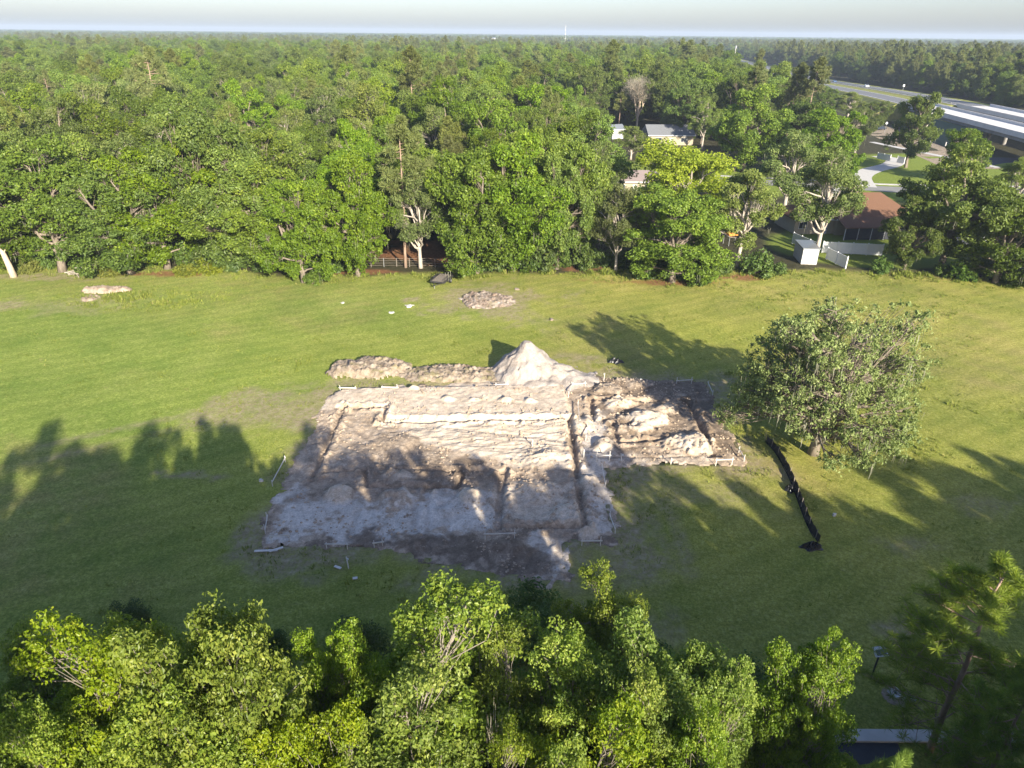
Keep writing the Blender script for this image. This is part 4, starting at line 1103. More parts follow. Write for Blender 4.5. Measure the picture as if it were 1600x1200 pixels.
# ------------------------------------------------------------------ roads
def strip(name, pts, w, mat, z=0.02, kind='structure', label=None, thick=0.0):
    """flat ribbon of road along a polyline; pts are (x, y) or (x, y, z)"""
    mb = MB(); P = [Vector((p[0], p[1], p[2] if len(p) > 2 else 0)) for p in pts]; n = len(P)
    L, R = [], []
    for i in range(n):
        d = (P[min(i+1, n-1)] - P[max(i-1, 0)]); d.z = 0; d.normalize(); s = Vector((d.y, -d.x, 0)) * w / 2
        L.append(P[i] - s + Vector((0, 0, z))); R.append(P[i] + s + Vector((0, 0, z)))
    mb.poly(L + R, [(i, n + i, n + i + 1, i + 1) for i in range(n - 1)])
    if thick:
        lo = [p - Vector((0, 0, thick)) for p in L + R]; b = len(mb.v); mb.v += [tuple(p) for p in lo]
        for i in range(n - 1):
            mb.f += [(i, i+1, b+i+1, b+i), (n+i+1, n+i, b+n+i, b+n+i+1)]
        mb.f += [(0, b, b+n, n), (n-1, 2*n-1, b+2*n-1, b+n-1)]
    o = mb.build(name, mat)
    return tag(o, label, kind=kind)
def curve(pts, n=8):
    out = []
    P = [np.array(p, float) for p in pts]
    for i in range(len(P) - 1):
        a, b, c, d = P[max(i-1, 0)], P[i], P[i+1], P[min(i+2, len(P)-1)]
        for t in np.linspace(0, 1, n, endpoint=False):
            out.append(tuple(0.5 * (2*b + (c-a)*t + (2*a-5*b+4*c-d)*t*t + (3*b-a-3*c+d)*t**3)))
    return out + [tuple(P[-1])]
strip('street', curve(STREET), 7.0, M['street_asphalt'], 0.03, label='pale residential street crossing behind the trees')
SW = [(p[0], p[1] + 6.2) for p in STREET]
strip('pavement', curve(SW[1:]), 1.4, M['concrete'], 0.05, label='pale concrete pavement beside the street', thick=.06)
strip('driveway', curve([G(1352,292), G(1345,276), G(1362,266), G(1392,258), G(1398,250), G(1372,244)]), 5.0, M['concrete'], 0.04, label='curved concrete driveway beyond the brown roofed house')
strip('footpath', curve([G(1362,222), G(1400,230), G(1450,240), G(1560,262)]), 2.4, M['concrete'], 0.045, label='pale footpath below the bridge')
strip('side_road', curve([G(1500,262), G(1560,250), G(1700,256)]), 9.0, M['dark_asphalt'], 0.03, label='dark road running under the bridge')
strip('driveway', [G(1290,294), (70, 131)], 6.5, M['concrete'], 0.036, label='wide concrete apron behind the brown roof')
strip('driveway', [G(925,246), G(958,242)], 5.0, M['concrete'], 0.04, label='short driveway left of the pale tree')
# corner of a road at the lower right
rx0 = 13.5
mbr = MB(); mbr.poly([(rx0, 14, .02), (60, 14, .02), (60, 21.95, .02), (rx0, 21.95, .02)], [(0, 1, 2, 3)])
tag(mbr.build('road', M['dark_asphalt']), 'dark road in shade at the bottom right corner', kind='structure')
kerb = MB(); kerb.box(rx0, 60, 21.96, 22.62, -.1, .14)
tag(kerb.build('kerb', M['concrete']), 'pale concrete kerb at the bottom right', kind='structure')

# ------------------------------------------------------------------ highway on its bank, and the bridge
def HW(s, o, z): 
    return (HWY_B[0] + hd.x * s + hn.x * o, HWY_B[1] + hd.y * s + hn.y * o, z)
def hz_(s): return 6.5 - 4.3 * float(sstep(90, 420, np.array(s)))
bank = MB(); ss = list(np.linspace(96, 1500, 46))
rows = []
for s_ in ss:
    z = hz_(s_); rows.append([HW(s_, -10 - 2 * z, -.2), HW(s_, -10, z - .06), HW(s_, 30, z - .06), HW(s_, 30 + 2 * z, -.2)])
bank.poly([p for r in rows for p in r], [(4*i+k, 4*i+k+1, 4*i+4+k+1, 4*i+4+k) for i in range(len(ss)-1) for k in range(3)] + [(3, 2, 1, 0)])
tag(bank.build('highway_bank', M['bank_grass']), 'grassed bank carrying the highway', kind='structure')
for nm, o0, lab in (('highway', -2.0, 'near asphalt carriageway of the highway'), ('highway', 19.5, 'far asphalt carriageway of the highway')):
    strip(nm, [HW(s_, o0, hz_(s_)) for s_ in ss], 12.5, M['asphalt'], .03, label=lab)
    for oo in (-5.4, 5.4):
        strip('edge_line', [HW(s_, o0 + oo, hz_(s_)) for s_ in ss], .35, M['road_line'], .045, label='painted edge line of the highway')
def bridge(o0, wd, label):
    e = empty('highway_bridge', HW(20, o0, 0), 0, label, 'bridge', 'twin highway bridges')
    base = Vector(e.location)
    def pt(s, o, z): return Vector(HW(s, o0 + o, z)) - base
    def slab(name, o_a, o_b, za, zb, mat, s_a=-95, s_b=97):
        mb = MB(); q = []
        for s_ in (s_a, s_b):
            q += [pt(s_, o_a, za), pt(s_, o_b, za), pt(s_, o_b, zb), pt(s_, o_a, zb)]
        mb.poly(q, [(3,2,1,0),(4,5,6,7),(0,1,5,4),(1,2,6,5),(2,3,7,6),(3,0,4,7)]); mb.build(name, mat, e)
    h = wd / 2
    slab('deck', -h, h, 6.1, 6.5, M['bridge_concrete'])
    for o in (-h + .6, -h / 3, h / 3, h - .6): slab('girder', o - .3, o + .3, 4.9, 6.1, M['stained_concrete'])
    for o in (-h - .15, h - .15): slab('barrier', o, o + .3, 5.9, 7.35, M['bridge_concrete'])
    for s_ in (-40, 30):
        mb = MB()
        for o in (-h + 1, 0, h - 1):
            p = pt(s_, o, 0); mb.tube([p + Vector((0,0,-.2)), p + Vector((0,0,4.3))], .55, 10)
        q = [pt(s_ + a, b, z) for z in (4.3, 4.9) for a, b in ((-.7, -h + .2), (.7, -h + .2), (.7, h - .2), (-.7, h - .2))]
        mb.poly(q, [(3,2,1,0),(4,5,6,7),(0,1,5,4),(1,2,6,5),(2,3,7,6),(3,0,4,7)])
        mb.build('pier', M['stained_concrete'], e)
    return e
bridge(-2.0, 12.5, 'near white concrete highway bridge at the upper right')
bridge(19.5, 12.5, 'far white concrete highway bridge behind the near one')
# green slope paving and its guard posts below the near deck
ab = MB(); q = [HW(20, -18, .0), HW(80, -14, .0), HW(80, -9.2, 5.0), HW(20, -9.2, 5.0), HW(20, -9.2, 0), HW(80, -9.2, 0)]
ab.poly(q, [(0,1,2,3), (1,5,2), (0,3,4)])
e = empty('bridge_embankment', HW(50, -12, 0), 0, 'dark green sloped embankment face under the near bridge', 'embankment')
o = ab.build('slope_face', M['green_paint'], e); o.location = -e.location
for k in range(5):
    p = HW(20 + k * 12, -18.3, 0); mb = MB(); mb.tube([(0,0,-.1), (0,0,1.6)], .16, 6)
    mb.build('post', M['concrete'], e, Vector(p) - Vector(e.location))
ml = MB(); ml.poly([HW(-20, -34, .012), HW(75, -32, .012), HW(75, -17, .012), HW(-20, -19, .012)], [(0,1,2,3)])
tag(ml.build('bare_soil', M['berm_soil']), 'strip of brown bare soil below the bridge', kind='structure')

def car(X, Y, z, rz, paint, label, group):
    e = empty('car', (X, Y, z), rz, label, 'car', group)
    prof = [(-2.2,.35),(-2.25,.8),(-2.0,.98),(-1.5,1.02),(-.9,1.45),(.5,1.48),(1.1,1.02),(2.0,.88),(2.25,.6),(2.2,.35)]
    mb = MB(); n = len(prof)
    pts = []
    for y, k in ((-.88, 1), (.88, 1)):
        for x, zz in prof: pts.append((x, y * (.86 if zz > 1.1 else 1), zz))
    mb.poly(pts, [tuple(range(n)), tuple(reversed(range(n, 2*n)))] + [(i, i+n, (i+1) % n + n, (i+1) % n) for i in range(n)])
    mb.build('body', paint, e)
    for a, b in ((1.06, .55), (-1.5, -.95)):
        mb = MB(); x0, z0, x1, z1 = (1.12, 1.04, .56, 1.46) if a > 0 else (-1.52, 1.05, -.96, 1.44)
        o_ = .03 if a > 0 else -.03
        mb.poly([(x0+o_, -.7, z0+.03), (x0+o_, .7, z0+.03), (x1+o_, .62, z1+.02), (x1+o_, -.62, z1+.02)], [(0,1,2,3)]); mb.build('windscreen' if a > 0 else 'rear_window', M['glass'], e)
    for sx in (-1.35, 1.4):
        for sy in (-.8, .8):
            mb = MB(); mb.tube([(sx, sy - .11, .33), (sx, sy + .11, .33)], .33, 12); mb.build('wheel', M['rubber'], e)
    return e
hang = math.atan2(hd.y, hd.x)
CG = 'cars on the highway and street'
car(*HW(300, 17, hz_(300) + .04), hang, M['car_blue'], 'blue car driving on the far carriageway of the highway', CG)
car(*HW(232, 17.5, hz_(232) + .04), hang, M['car_white'], 'white car on the highway near the bridge', CG)
car(*G(1375, 203), .04, .4, M['car_dark'], 'dark car parked beyond the driveway below the highway', CG)
# steel guard rail on the near shoulder of the far carriageway
gr = empty('guard_rail', HW(200, 12.2, 0), 0, 'steel guard rail along the middle of the highway', 'guard rail')
mb = MB(); gl = Vector(gr.location)
sss = list(np.linspace(100, 330, 24))
for a, b in zip(sss[:-1], sss[1:]): mb.bar(Vector(HW(a, 12.2, hz_(a) + .65)) - gl, Vector(HW(b, 12.2, hz_(b) + .65)) - gl, .1, .32)
mb.build('rail', M['galvanised'], gr)
for a in sss:
    mb = MB(); mb.box(-.08, .08, -.08, .08, -.3, .75); mb.build('post', M['weathered_wood'], gr, Vector(HW(a, 12.2, hz_(a))) - gl)
def lamp(X, Y, z, h, label, arm=2.4, az=0.0):
    e = empty('street_lamp', (X, Y, z), az, label, 'street lamp', 'lamps near the highway')
    mb = MB(); mb.tube([(0,0,-.2),(0,0,h*.9),(.25,0,h*.97),(arm*.6,0,h),(arm,0,h*.985)], [.14,.1,.09,.07,.06], 8); mb.build('pole', M['white_wood'], e, smooth=True)
    mb = MB(); mb.box(arm-.1, arm+.65, -.16, .16, h*.985-.1, h*.985+.08); mb.build('lamp_head', M['galvanised'], e)
    mb = MB(); mb.tube([(0,0,-.1),(0,0,.35)], [.26,.2], 8); mb.build('base', M['concrete'], e)
lamp(*G(1437, 240), 0, 11.5, 'pale curved street lamp left of the bridge', 3.2, .5)
sg = empty('road_sign', (*G(1382, 207), 0), 0, 'small white sign on a post beside the dark car', 'sign')
mb = MB(); mb.tube([(0,0,-.1),(0,0,3.2)], .05, 6); mb.build('post', M['galvanised'], sg)
mb = MB(); mb.tube([(0,-.03,3.2),(0,.03,3.2)], .42, 16); mb.build('plate', M['white_paint'], sg)
for s_, o_, lab in ((330, -9.5, 'small white marker sign on the near highway shoulder'), (205, 28.5, 'white marker sign on the far highway shoulder')):
    p = HW(s_, o_, hz_(s_)); e = empty('highway_sign', p, hang, lab, 'sign', 'signs along the highway')
    mb = MB(); mb.tube([(0,0,-.4),(0,0,2.0)], .06, 6); mb.build('post', M['galvanised'], e)
    mb = MB(); mb.box(-.05, .05, -.45, .45, 1.7, 2.9); mb.build('plate', M['white_paint'], e)

# ------------------------------------------------------------------ houses and yards
def roof_hip(mb, x0, x1, y0, y1, z0, zr, o=.5, inset=None):
    x0 -= o; x1 += o; y0 -= o; y1 += o; i = (y1 - y0) / 2 if inset is None else inset; ym = (y0 + y1) / 2
    mb.poly([(x0,y0,z0),(x1,y0,z0),(x1,y1,z0),(x0,y1,z0),(x0+i,ym,zr),(x1-i,ym,zr),(x0,y0,z0-.18),(x1,y0,z0-.18),(x1,y1,z0-.18),(x0,y1,z0-.18)],
            [(0,1,5,4),(1,2,5),(2,3,4,5),(3,0,4),(6,7,1,0),(7,8,2,1),(8,9,3,2),(9,6,0,3),(9,8,7,6)])
def house(name, loc, rz, label, blocks, wall, roofm, windows=(), doors=(), chim=None, cat='house'):
    """blocks: (x0,x1,y0,y1,eave,ridge,inset)"""
    e = empty(name, loc, rz, label, cat)
    for x0, x1, y0, y1, ev, rg_, ins in blocks:
        mb = MB(); mb.box(x0, x1, y0, y1, -.1, ev - .19); 
        if ins == 0:
            ym = (y0 + y1) / 2
            for x in (x0, x1): mb.poly([(x, y0, ev-.19), (x, y1, ev-.19), (x, ym, rg_ - .15)], [(0,1,2)])
        mb.build('wall', wall, e)
        mb = MB(); roof_hip(mb, x0, x1, y0, y1, ev, rg_, .5, ins); rf = mb.build('roof', roofm, e)
        mb = MB(); mb.box(x0 - .54, x1 + .54, y0 - .56, y0 - .515, ev - .22, ev + .02); mb.build('fascia', M['white_paint'], rf)
    for x, y, w, z0, z1 in windows:
        mb = MB(); mb.box(x - w/2 - .08, x + w/2 + .08, y - .05, y + .02, z0 - .08, z1 + .08); f = mb.build('window', M['white_paint'], e)
        mb = MB(); mb.box(x - w/2, x - .03, y - .075, y - .052, z0, z1); mb.build('pane', M['glass'], f)
        mb = MB(); mb.box(x + .03, x + w/2, y - .075, y - .052, z0, z1); mb.build('pane', M['glass'], f)
    for x, y, w in doors:
        mb = MB(); mb.box(x - w/2, x + w/2, y - .06, y + .02, .02, 2.1); d = mb.build('door', M['white_paint'], e)
        mb = MB(); mb.box(x + w/2 - .2, x + w/2 - .12, y - .12, y - .06, .95, 1.1); mb.build('handle', M['galvanised'], d)
    if chim:
        x, y, w, z0, z1 = chim; mb = MB(); mb.box(x - w/2, x + w/2, y - .5, y + .5, z0, z1); c = mb.build('chimney', M['cream_wall'], e)
        mb = MB(); mb.box(x - w/2 - .1, x + w/2 + .1, y - .6, y + .6, z1 + .002, z1 + .18); mb.build('cap', M['concrete'], c)
    return e
hb = house('house', (61, 122, 0), .08, 'brown roofed house with chimney and dark screened porch behind the white fence',
      [(-5, 9, -3, 8, 2.9, 6.2, 4.5), (-12, -5.02, -2, 6, 2.7, 4.6, 3)], M['cream_wall'], M['brown_roof'],
      [(-10.6, -2, 1.3, 1.0, 2.1), (-8.4, -2, 1.0, .9, 2.1), (6.5, -3, 1.6, .9, 2.1)], [(-6.6, -2, .95)], (1.0, 4.5, 2.4, 4.5, 7.1))
mb = MB(); mb.poly([(-5.4,-6.6,2.2),(4.4,-6.6,2.2),(4.4,-3.2,3.2),(-5.4,-3.2,3.2),(-5.4,-6.6,2.08),(4.4,-6.6,2.08),(4.4,-3.2,3.08),(-5.4,-3.2,3.08)],
                   [(0,1,2,3),(7,6,5,4),(0,4,5,1),(1,5,6,2),(3,7,4,0)]); mb.build('porch_roof', M['brown_roof'], hb)
for i in range(5):
    x = -5.2 + i * 2.35; mb = MB(); mb.bar((x, -6.4, 0), (x, -6.4, 2.08), .1); mb.build('porch_post', M['white_paint'], hb)
    if i < 4: mb = MB(); mb.box(x + .06, x + 2.29, -6.42, -6.40, .1, 2.0); mb.build('screen_panel', M['screen'], hb)
house('house', (26, 156, 0), .03, 'long house with pale pinkish roof in front of the street', [(-6, 7, -5, 4, 2.8, 4.4, 4)], M['cream_wall'], M['pink_roof'], [(-3, -5, 1.6, .9, 2.1), (3, -5, 1.6, .9, 2.1)], [(0, -5, 1.0)])
house('house', (49, 231, 0), .05, 'grey roofed house behind the street among tall trees', [(-7, 7, -5, 5, 3.0, 5.6, 0)], M['cream_wall'], M['grey_roof'], [(-4, -5, 1.8, 1, 2.2), (4, -5, 1.8, 1, 2.2)], [(0, -5, 1.1)])
house('garden_shed', (33.5, 241, 0), .5, 'small white gabled shed at the foot of the dead tree', [(-2.2, 2.2, -1.8, 1.8, 3.0, 4.4, 0)], M['white_wall'], M['metal_roof'], [], [(0, -1.8, 1.2)], cat='shed')
house('house', (75, 117.5, 0), -.2, 'grey gabled roof glimpsed behind the large forked oak', [(-4, 5, -4, 4, 2.8, 4.8, 0)], M['white_wall'], M['grey_roof'], [(-2, -4, 1.4, .9, 2.1)], [(1.5, -4, 1.0)])
house('house', (95, 121, 0), -.1, 'pale metal roofed house at the far right edge', [(-7, 7, -4, 4, 2.7, 4.2, 0)], M['white_wall'], M['metal_roof'], [(-4, -4, 1.6, .9, 2.1), (3, -4, 1.6, .9, 2.1)], [(0, -4, 1.0)])
# metal storage shed beside the white fence
sh = empty('storage_shed', (45.2, 103.3, 0), -.10, 'white metal storage shed beside the white fence', 'shed')
mb = MB(); mb.box(-1.15, 1.15, -2.3, 2.3, .1, 2.45); mb.build('wall', M['white_wall'], sh)
mb = MB(); mb.box(-1.3, 1.3, -2.45, 2.45, 2.455, 2.58); mb.build('roof', M['metal_roof'], sh)
for k in range(7):
    mb = MB(); mb.box(-1.18, -1.152, -2.1 + k * .7 - .05, -2.1 + k * .7 + .05, .15, 2.4); mb.build('rib', M['galvanised'], sh)
mb = MB(); mb.box(-.75, .75, -2.34, -2.302, .15, 2.1); dr = mb.build('door', M['white_paint'], sh)
mb = MB(); mb.box(-.02, .02, -2.36, -2.342, .2, 2.05); mb.build('door_gap', M['dark_steel'], dr)
mb = MB(); mb.box(-1.15, 1.15, -2.3, 2.3, -.1, .098); mb.build('base', M['weathered_wood'], sh)
# white vinyl fence: panels between posts
def vinyl(pts, label, h=1.75):
    e = empty('white_fence', (*pts[0], 0), 0, label, 'fence', 'white vinyl fence runs')
    b = Vector((*pts[0], 0)); first = True
    for p, q in zip(pts[:-1], pts[1:]):
        p, q = Vector((*p, 0)) - b, Vector((*q, 0)) - b; n = max(1, round((q - p).length / 2.2))
        for i in range(n + 1):
            if i == 0 and not first: continue
            c = p.lerp(q, i / n); mb = MB(); mb.box(-.08, .08, -.08, .08, -.1, h + .12); mb.poly([(-.1,-.1,h+.12),(.1,-.1,h+.12),(.1,.1,h+.12),(-.1,.1,h+.12),(0,0,h+.24)], [(0,1,4),(1,2,4),(2,3,4),(3,0,4),(3,2,1,0)])
            mb.build('post', M['white_paint'], e, c)
            if i < n:
                a2, b2 = p.lerp(q, (i + .04) / n), p.lerp(q, (i + .96) / n)
                mb = MB(); mb.bar(a2 + Vector((0,0,h/2+.02)), b2 + Vector((0,0,h/2+.02)), .04, h - .1); pn = mb.build('panel', M['white_paint'], e)
                mb = MB(); mb.bar(a2 + Vector((0,0,h+.02)), b2 + Vector((0,0,h+.02)), .09, .1); mb.build('rail', M['white_paint'], pn)
        first = False
vinyl([(46.8, 113), (48.4, 106.5), (49.8, 99.2)], 'white panel fence running from the metal shed towards the field')
vinyl([(49.6, 107.6), (58.5, 106.2)], 'white panel fence running right across the yard')
vinyl([G(1370, 248), G(1390, 252), G(1412, 256)], 'low white fence beside the curved driveway', 1.6)
op = empty('orange_tarp', (*G(1143, 382), 0), .3, 'orange tarp over a frame between the bushes', 'tarp')
mb = MB(); mb.poly([(-1.2,-.9,1.7),(1.2,-.9,1.7),(1.2,.9,1.8),(-1.2,.9,1.8),(-1.0,0,2.3),(1.0,0,2.35)], [(0,1,5,4),(2,3,4,5),(0,4,3),(1,2,5)]); mb.build('cover', M['orange_tarp'], op)
for x in (-1.1, 1.1):
    for y in (-.8, .8): mb = MB(); mb.bar((x, y, -.1), (x, y, 1.74), .06); mb.build('leg', M['galvanised'], op)

# wire fence with posts along the woods
wf = empty('wire_fence', (*G(540, 418), 0), 0, 'rusty wire fence with thin posts along the pine straw', 'fence')
wb = Vector((*G(540, 418), 0)); wpts = [G(540,418), G(600,417), G(660,417), G(720,419), G(790,416), G(850,415), G(905,412)]
cur = []
for p, q in zip(wpts[:-1], wpts[1:]):
    for i in range(3): cur.append(Vector((*p, 0)).lerp(Vector((*q, 0)), i / 3) - wb)
for i, c in enumerate(cur):
    mb = MB(); mb.tube([c + Vector((0,0,-.1)), c + Vector((.02,0,1.35))], .045, 6); mb.build('post', M['weathered_wood'] if i % 3 else M['galvanised'], wf)
    if i:
        for k, z in enumerate((.25, .6, .95, 1.28)):
            mb = MB(); mb.bar(cur[i-1] + Vector((0,0,z)), c + Vector((0,0,z)), .025); mb.build('wire', M['weathered_wood'], wf)

# trampoline under the trees
tr = empty('trampoline', (*G(785, 411), 0), 0, 'round trampoline half hidden under the mossy oak', 'trampoline')
R_ = 1.75; ring = [(math.cos(a) * R_, math.sin(a) * R_, .85) for a in np.linspace(0, 2 * math.pi, 33)]
mb = MB(); mb.tube(ring, .07, 6, False); mb.build('frame_ring', M['galvanised'], tr)
mb = MB(); mb.poly([(math.cos(a) * 1.45, math.sin(a) * 1.45, .84) for a in np.linspace(0, 2*math.pi, 32, endpoint=False)], [tuple(range(32))]); mb.build('mat', M['black_fabric'], tr)
mb = MB(); n = 32; A = np.linspace(0, 2*math.pi, n, endpoint=False)
mb.poly([(math.cos(a)*1.47, math.sin(a)*1.47, .87) for a in A] + [(math.cos(a)*1.82, math.sin(a)*1.82, .925) for a in A], [(i, (i+1) % n, n + (i+1) % n, n + i) for i in range(n)]); mb.build('edge_pad', M['car_blue'], tr)
for k in range(4):
    a = k * math.pi / 2 + .4; mb = MB(); mb.tube([(math.cos(a-.25)*R_, math.sin(a-.25)*R_, .85), (math.cos(a-.22)*R_, math.sin(a-.22)*R_, .0), (math.cos(a+.22)*R_, math.sin(a+.22)*R_, .0), (math.cos(a+.25)*R_, math.sin(a+.25)*R_, .85)], .035, 6); mb.build('leg', M['galvanised'], tr)

# flat utility trailer
tl = empty('utility_trailer', (*G(691, 441), 0), math.radians(74), 'dark flat utility trailer parked in the grass before the woods', 'trailer')
for k in range(9):
    y = -.95 + k * .2117; mb = MB(); mb.box(-1.7, 1.7, y + .004, y + .2, .56, .60 + .006 * (k % 3)); mb.build('plank', M['weathered_wood'], tl)
mb = MB()
for y in (-1.0, 1.0): mb.box(-1.75, 1.75, y - .04, y + .04, .46, .72)
for x in (-1.75, 1.75): mb.box(x - .04, x + .04, -.957, .957, .46, .66)
mb.build('frame', M['dark_steel'], tl)
mb = MB()
for y in (-1.0, 1.0):
    mb.bar((-1.7, y, .98), (1.7, y, .98), .05)
    for x in (-1.7, 0, 1.7): mb.bar((x, y, .72), (x, y, .97), .05)
mb.build('side_rail', M['dark_steel'], tl)
mb = MB(); mb.bar((-1.79, -.6, .5), (-3.0, 0, .48), .08); mb.bar((-1.79, .6, .5), (-3.0, .02, .50), .08); mb.bar((-2.7, .0, .49), (-3.2, .0, .49), .09); mb.build('tongue', M['dark_steel'], tl)
mb = MB(); mb.bar((-2.85, 0, -.02), (-2.85, 0, .44), .06); mb.build('jack', M['galvanised'], tl)
for y in (-1.17, 1.17):
    mb = MB(); mb.tube([(.2, y - .1, .33), (.2, y + .1, .33)], .33, 16); w_ = mb.build('wheel', M['rubber'], tl)
    mb = MB(); mb.tube([(.2, y - .108, .33), (.2, y + .108, .33)], .17, 12); mb.build('rim', M['galvanised'], w_)
    mb = MB(); q = [(.2 + math.cos(a) * .46, 0, .33 + math.sin(a) * .42) for a in np.linspace(.25, math.pi - .25, 7)]
    mb.poly([(x, y - .13, z) for x, _, z in q] + [(x, y + .13, z) for x, _, z in q], [(i, i+1, 8+i, 7+i) for i in range(6)]); mb.build('fender', M['dark_steel'], tl)

# bleached broken trunks, brush and rubble at the left and centre
e = empty('broken_trunk', (*G(22, 433), 0), 0, 'bleached leaning broken trunk at the far left', 'dead trunk')
mb = MB(); mb.tube([(0,0,-.2),(-.15,0,1.5),(-.45,.1,3.2),(-.85,.1,4.7),(-.9,.1,5.2)], [.5,.4,.33,.26,.05], 9); mb.build('trunk', M['bleached_wood'], e, smooth=True)
mb = MB(); mb.tube([(-.45,.1,3.2),(-.05,.1,3.9),(.05,.1,4.3)], [.12,.07,.02], 6); mb.build('branch_stub', M['bleached_wood'], e, smooth=True)
e = empty('brush_pile', (*G(122, 428), 0), 0, 'small heap of grey sawn branches at the foot of the leaning oak', 'brush pile')
for k in range(16):
    a = rg.uniform(0, 3.14); L = rg.uniform(.6, 1.4); c = rg.normal(0, .45, 2); z = rg.uniform(.1, .6)
    mb = MB(); mb.tube([(c[0]-math.cos(a)*L, c[1]-math.sin(a)*L*.6, max(.05, z-.15)), (c[0]+rg.normal(0,.08), c[1], z), (c[0]+math.cos(a)*L, c[1]+math.sin(a)*L*.6, max(.05, z-.1))], [.07,.06,.03], 5); mb.build('branch', M['pale_bark'], e)
def slab_piece(name, px_, py_, w, d, h, mat, rz, label, cat, group=None):
    mb = MB(); n = 7; r0 = np.random.default_rng(int(px_ * 7 + py_)); A = np.linspace(0, 2*math.pi, n, endpoint=False); rr = r0.uniform(.7, 1.1, n)
    mb.poly([(math.cos(a)*w/2*r, math.sin(a)*d/2*r, -.1) for a, r in zip(A, rr)] + [(math.cos(a)*w/2*r*.92, math.sin(a)*d/2*r*.92, h*r0.uniform(.7,1.1)) for a, r in zip(A, rr)],
            [tuple(reversed(range(n))), tuple(range(n, 2*n))] + [(i, (i+1) % n, n + (i+1) % n, n + i) for i in range(n)])
    o = mb.build(name, mat, None, (*G(px_, py_), 0)); o.rotation_euler = (0, 0, rz); return tag(o, label, cat, group)
RB = 'pieces of rubble in the grass'
for i, (a, b, w, m, lab) in enumerate([(760,460,1.3,'concrete','broken concrete slab on top of the rubble heap'), (778,470,1.0,'concrete','pale concrete chunk on the right of the rubble heap'), (745,463,.8,'concrete','small concrete chunk left on the rubble heap'),
    (720,468,.9,'pile_sand','lone pale chunk left of the rubble heap'), (808,453,.9,'rubble_soil','brownish clod right above the rubble heap'), (612,490,.9,'concrete','flat white scrap lying in the grass left of the rubble'),
    (640,480,1.1,'white_wood','pale flat scrap below the utility trailer'), (862,500,.7,'rubble_soil','brown clod in the grass right of the sand pile'), (535,475,.8,'white_wood','white scrap in the open grass left of centre'),
    (408,752,.4,'concrete','small pale stone left of the leaning board'),(1303,806,.35,'concrete','small pale stone right of the silt fence')]):
    slab_piece('rubble_piece', a, b, w, w * .7, .22 if w < 1 else .3, M[m], i * .7, lab, 'rubble', RB)

# ------------------------------------------------------------------ batter boards and stakes round the footings
BB = 'batter boards round the building pad'
def batter(p, q, label, h=.6, over=.25, wood='white_wood', posts=2):
    h *= .8
    a, b = Vector((*G(*p), 0)), Vector((*G(*q), 0)); c = (a + b) / 2; d = (b - a).normalized(); L = (b - a).length
    e = empty('batter_board', c, math.atan2(d.y, d.x), label, 'batter board', BB)
    e.location.z = .05
    for k in range(posts):
        x = -L / 2 + L * k / max(1, posts - 1)
        mb = MB(); mb.box(x - .025, x + .025, -.022, .022, -.25, h + random.uniform(.05, .3)); mb.build('post', M[wood], e)
    mb = MB(); mb.bar((-L/2 - over*.4, -.052, h - .06), (L/2 + over*.4, -.052, h - .06 + random.uniform(-.05, .05)), .035, .10); mb.build('board', M[wood], e)
for p, q, lab, kw in [
    ((532,612),(556,612),'batter board at the back left corner of the pad',{}),
    ((598,611),(621,611),'batter board in the grass patch behind the pad',{}),
    ((775,607),(793,607),'batter board below the foot of the sand pile',{}),
    ((895,606),(914,605),'batter board right of the sand pile at the wing corner',{}),
    ((1057,601),(1080,600),'batter board along the back edge of the right wing',{}),
    ((1106,604),(1113,619),'batter board at the back right corner of the wing, turned endwise',{}),
    ((932,722),(952,722),'white batter board beside the round orange mound',{'h': .9}),
    ((1118,728),(1143,727),'batter board with two tall posts at the front of the right wing',{'h': .8}),
    ((1154,708),(1162,722),'batter board turned endwise at the far right corner of the wing',{}),
    ((941,735),(946,762),'long batter board pointing at the viewer along the right edge of the pad',{}),
    ((953,812),(961,834),'batter board turned endwise near the front right corner',{}),
    ((758,845),(804,844),'longest batter board at the front centre of the pad',{'h': .8}),
    ((909,853),(938,853),'batter board at the front right corner of the pad',{}),
    ((415,834),(418,814),'batter board turned endwise at the left front corner',{}),
    ((425,848),(453,847),'batter board on the dark front left corner',{'h': .8}),
    ((511,858),(543,858),'batter board along the front edge left of centre',{}),
    ((585,856),(598,854),'short batter board on the front edge beside the dark soil',{}),
    ((426,760),(446,722),'long white batter board leaning beside the left edge',{'h': .6}),
    ((903,636),(906,664),'batter board between the main pad and the right wing',{}),
    ((888,622),(893,606),'batter board turned endwise at the foot of the sand pile',{}),
    ((915,690),(917,672),'batter board beside the long right trench',{})]:
    batter(p, q, lab, **kw)
ST = 'survey stakes round the pad'
for px_, py_, h, lab in [(545, 888, .9, 'thin white stake alone in the grass below the pad'), (943, 595, .9, 'tall pale stake at the back of the right wing'), (1001, 600, .6, 'short stake on the back edge of the right wing'),
                         (972, 722, .8, 'curved stake right of the round mound'), (1048, 725, .6, 'short stake on the front edge of the right wing'), (912, 716, .8, 'stake beside the trench on the white sand'), (832, 700, .8, 'stake standing in the rippled sand')]:
    e = empty('survey_stake', (*G(px_, py_), 0), random.uniform(0, 3), lab, 'stake', ST)
    mb = MB(); mb.bar((0, 0, -.2), (random.uniform(-.12, .12), random.uniform(-.1, .1), h), .06); mb.build('shaft', M['white_wood'], e)
    mb = MB(); mb.box(-.045, .045, -.045, .045, h * .8, h * .8 + .12); mb.build('ribbon', M['white_paint'], e)
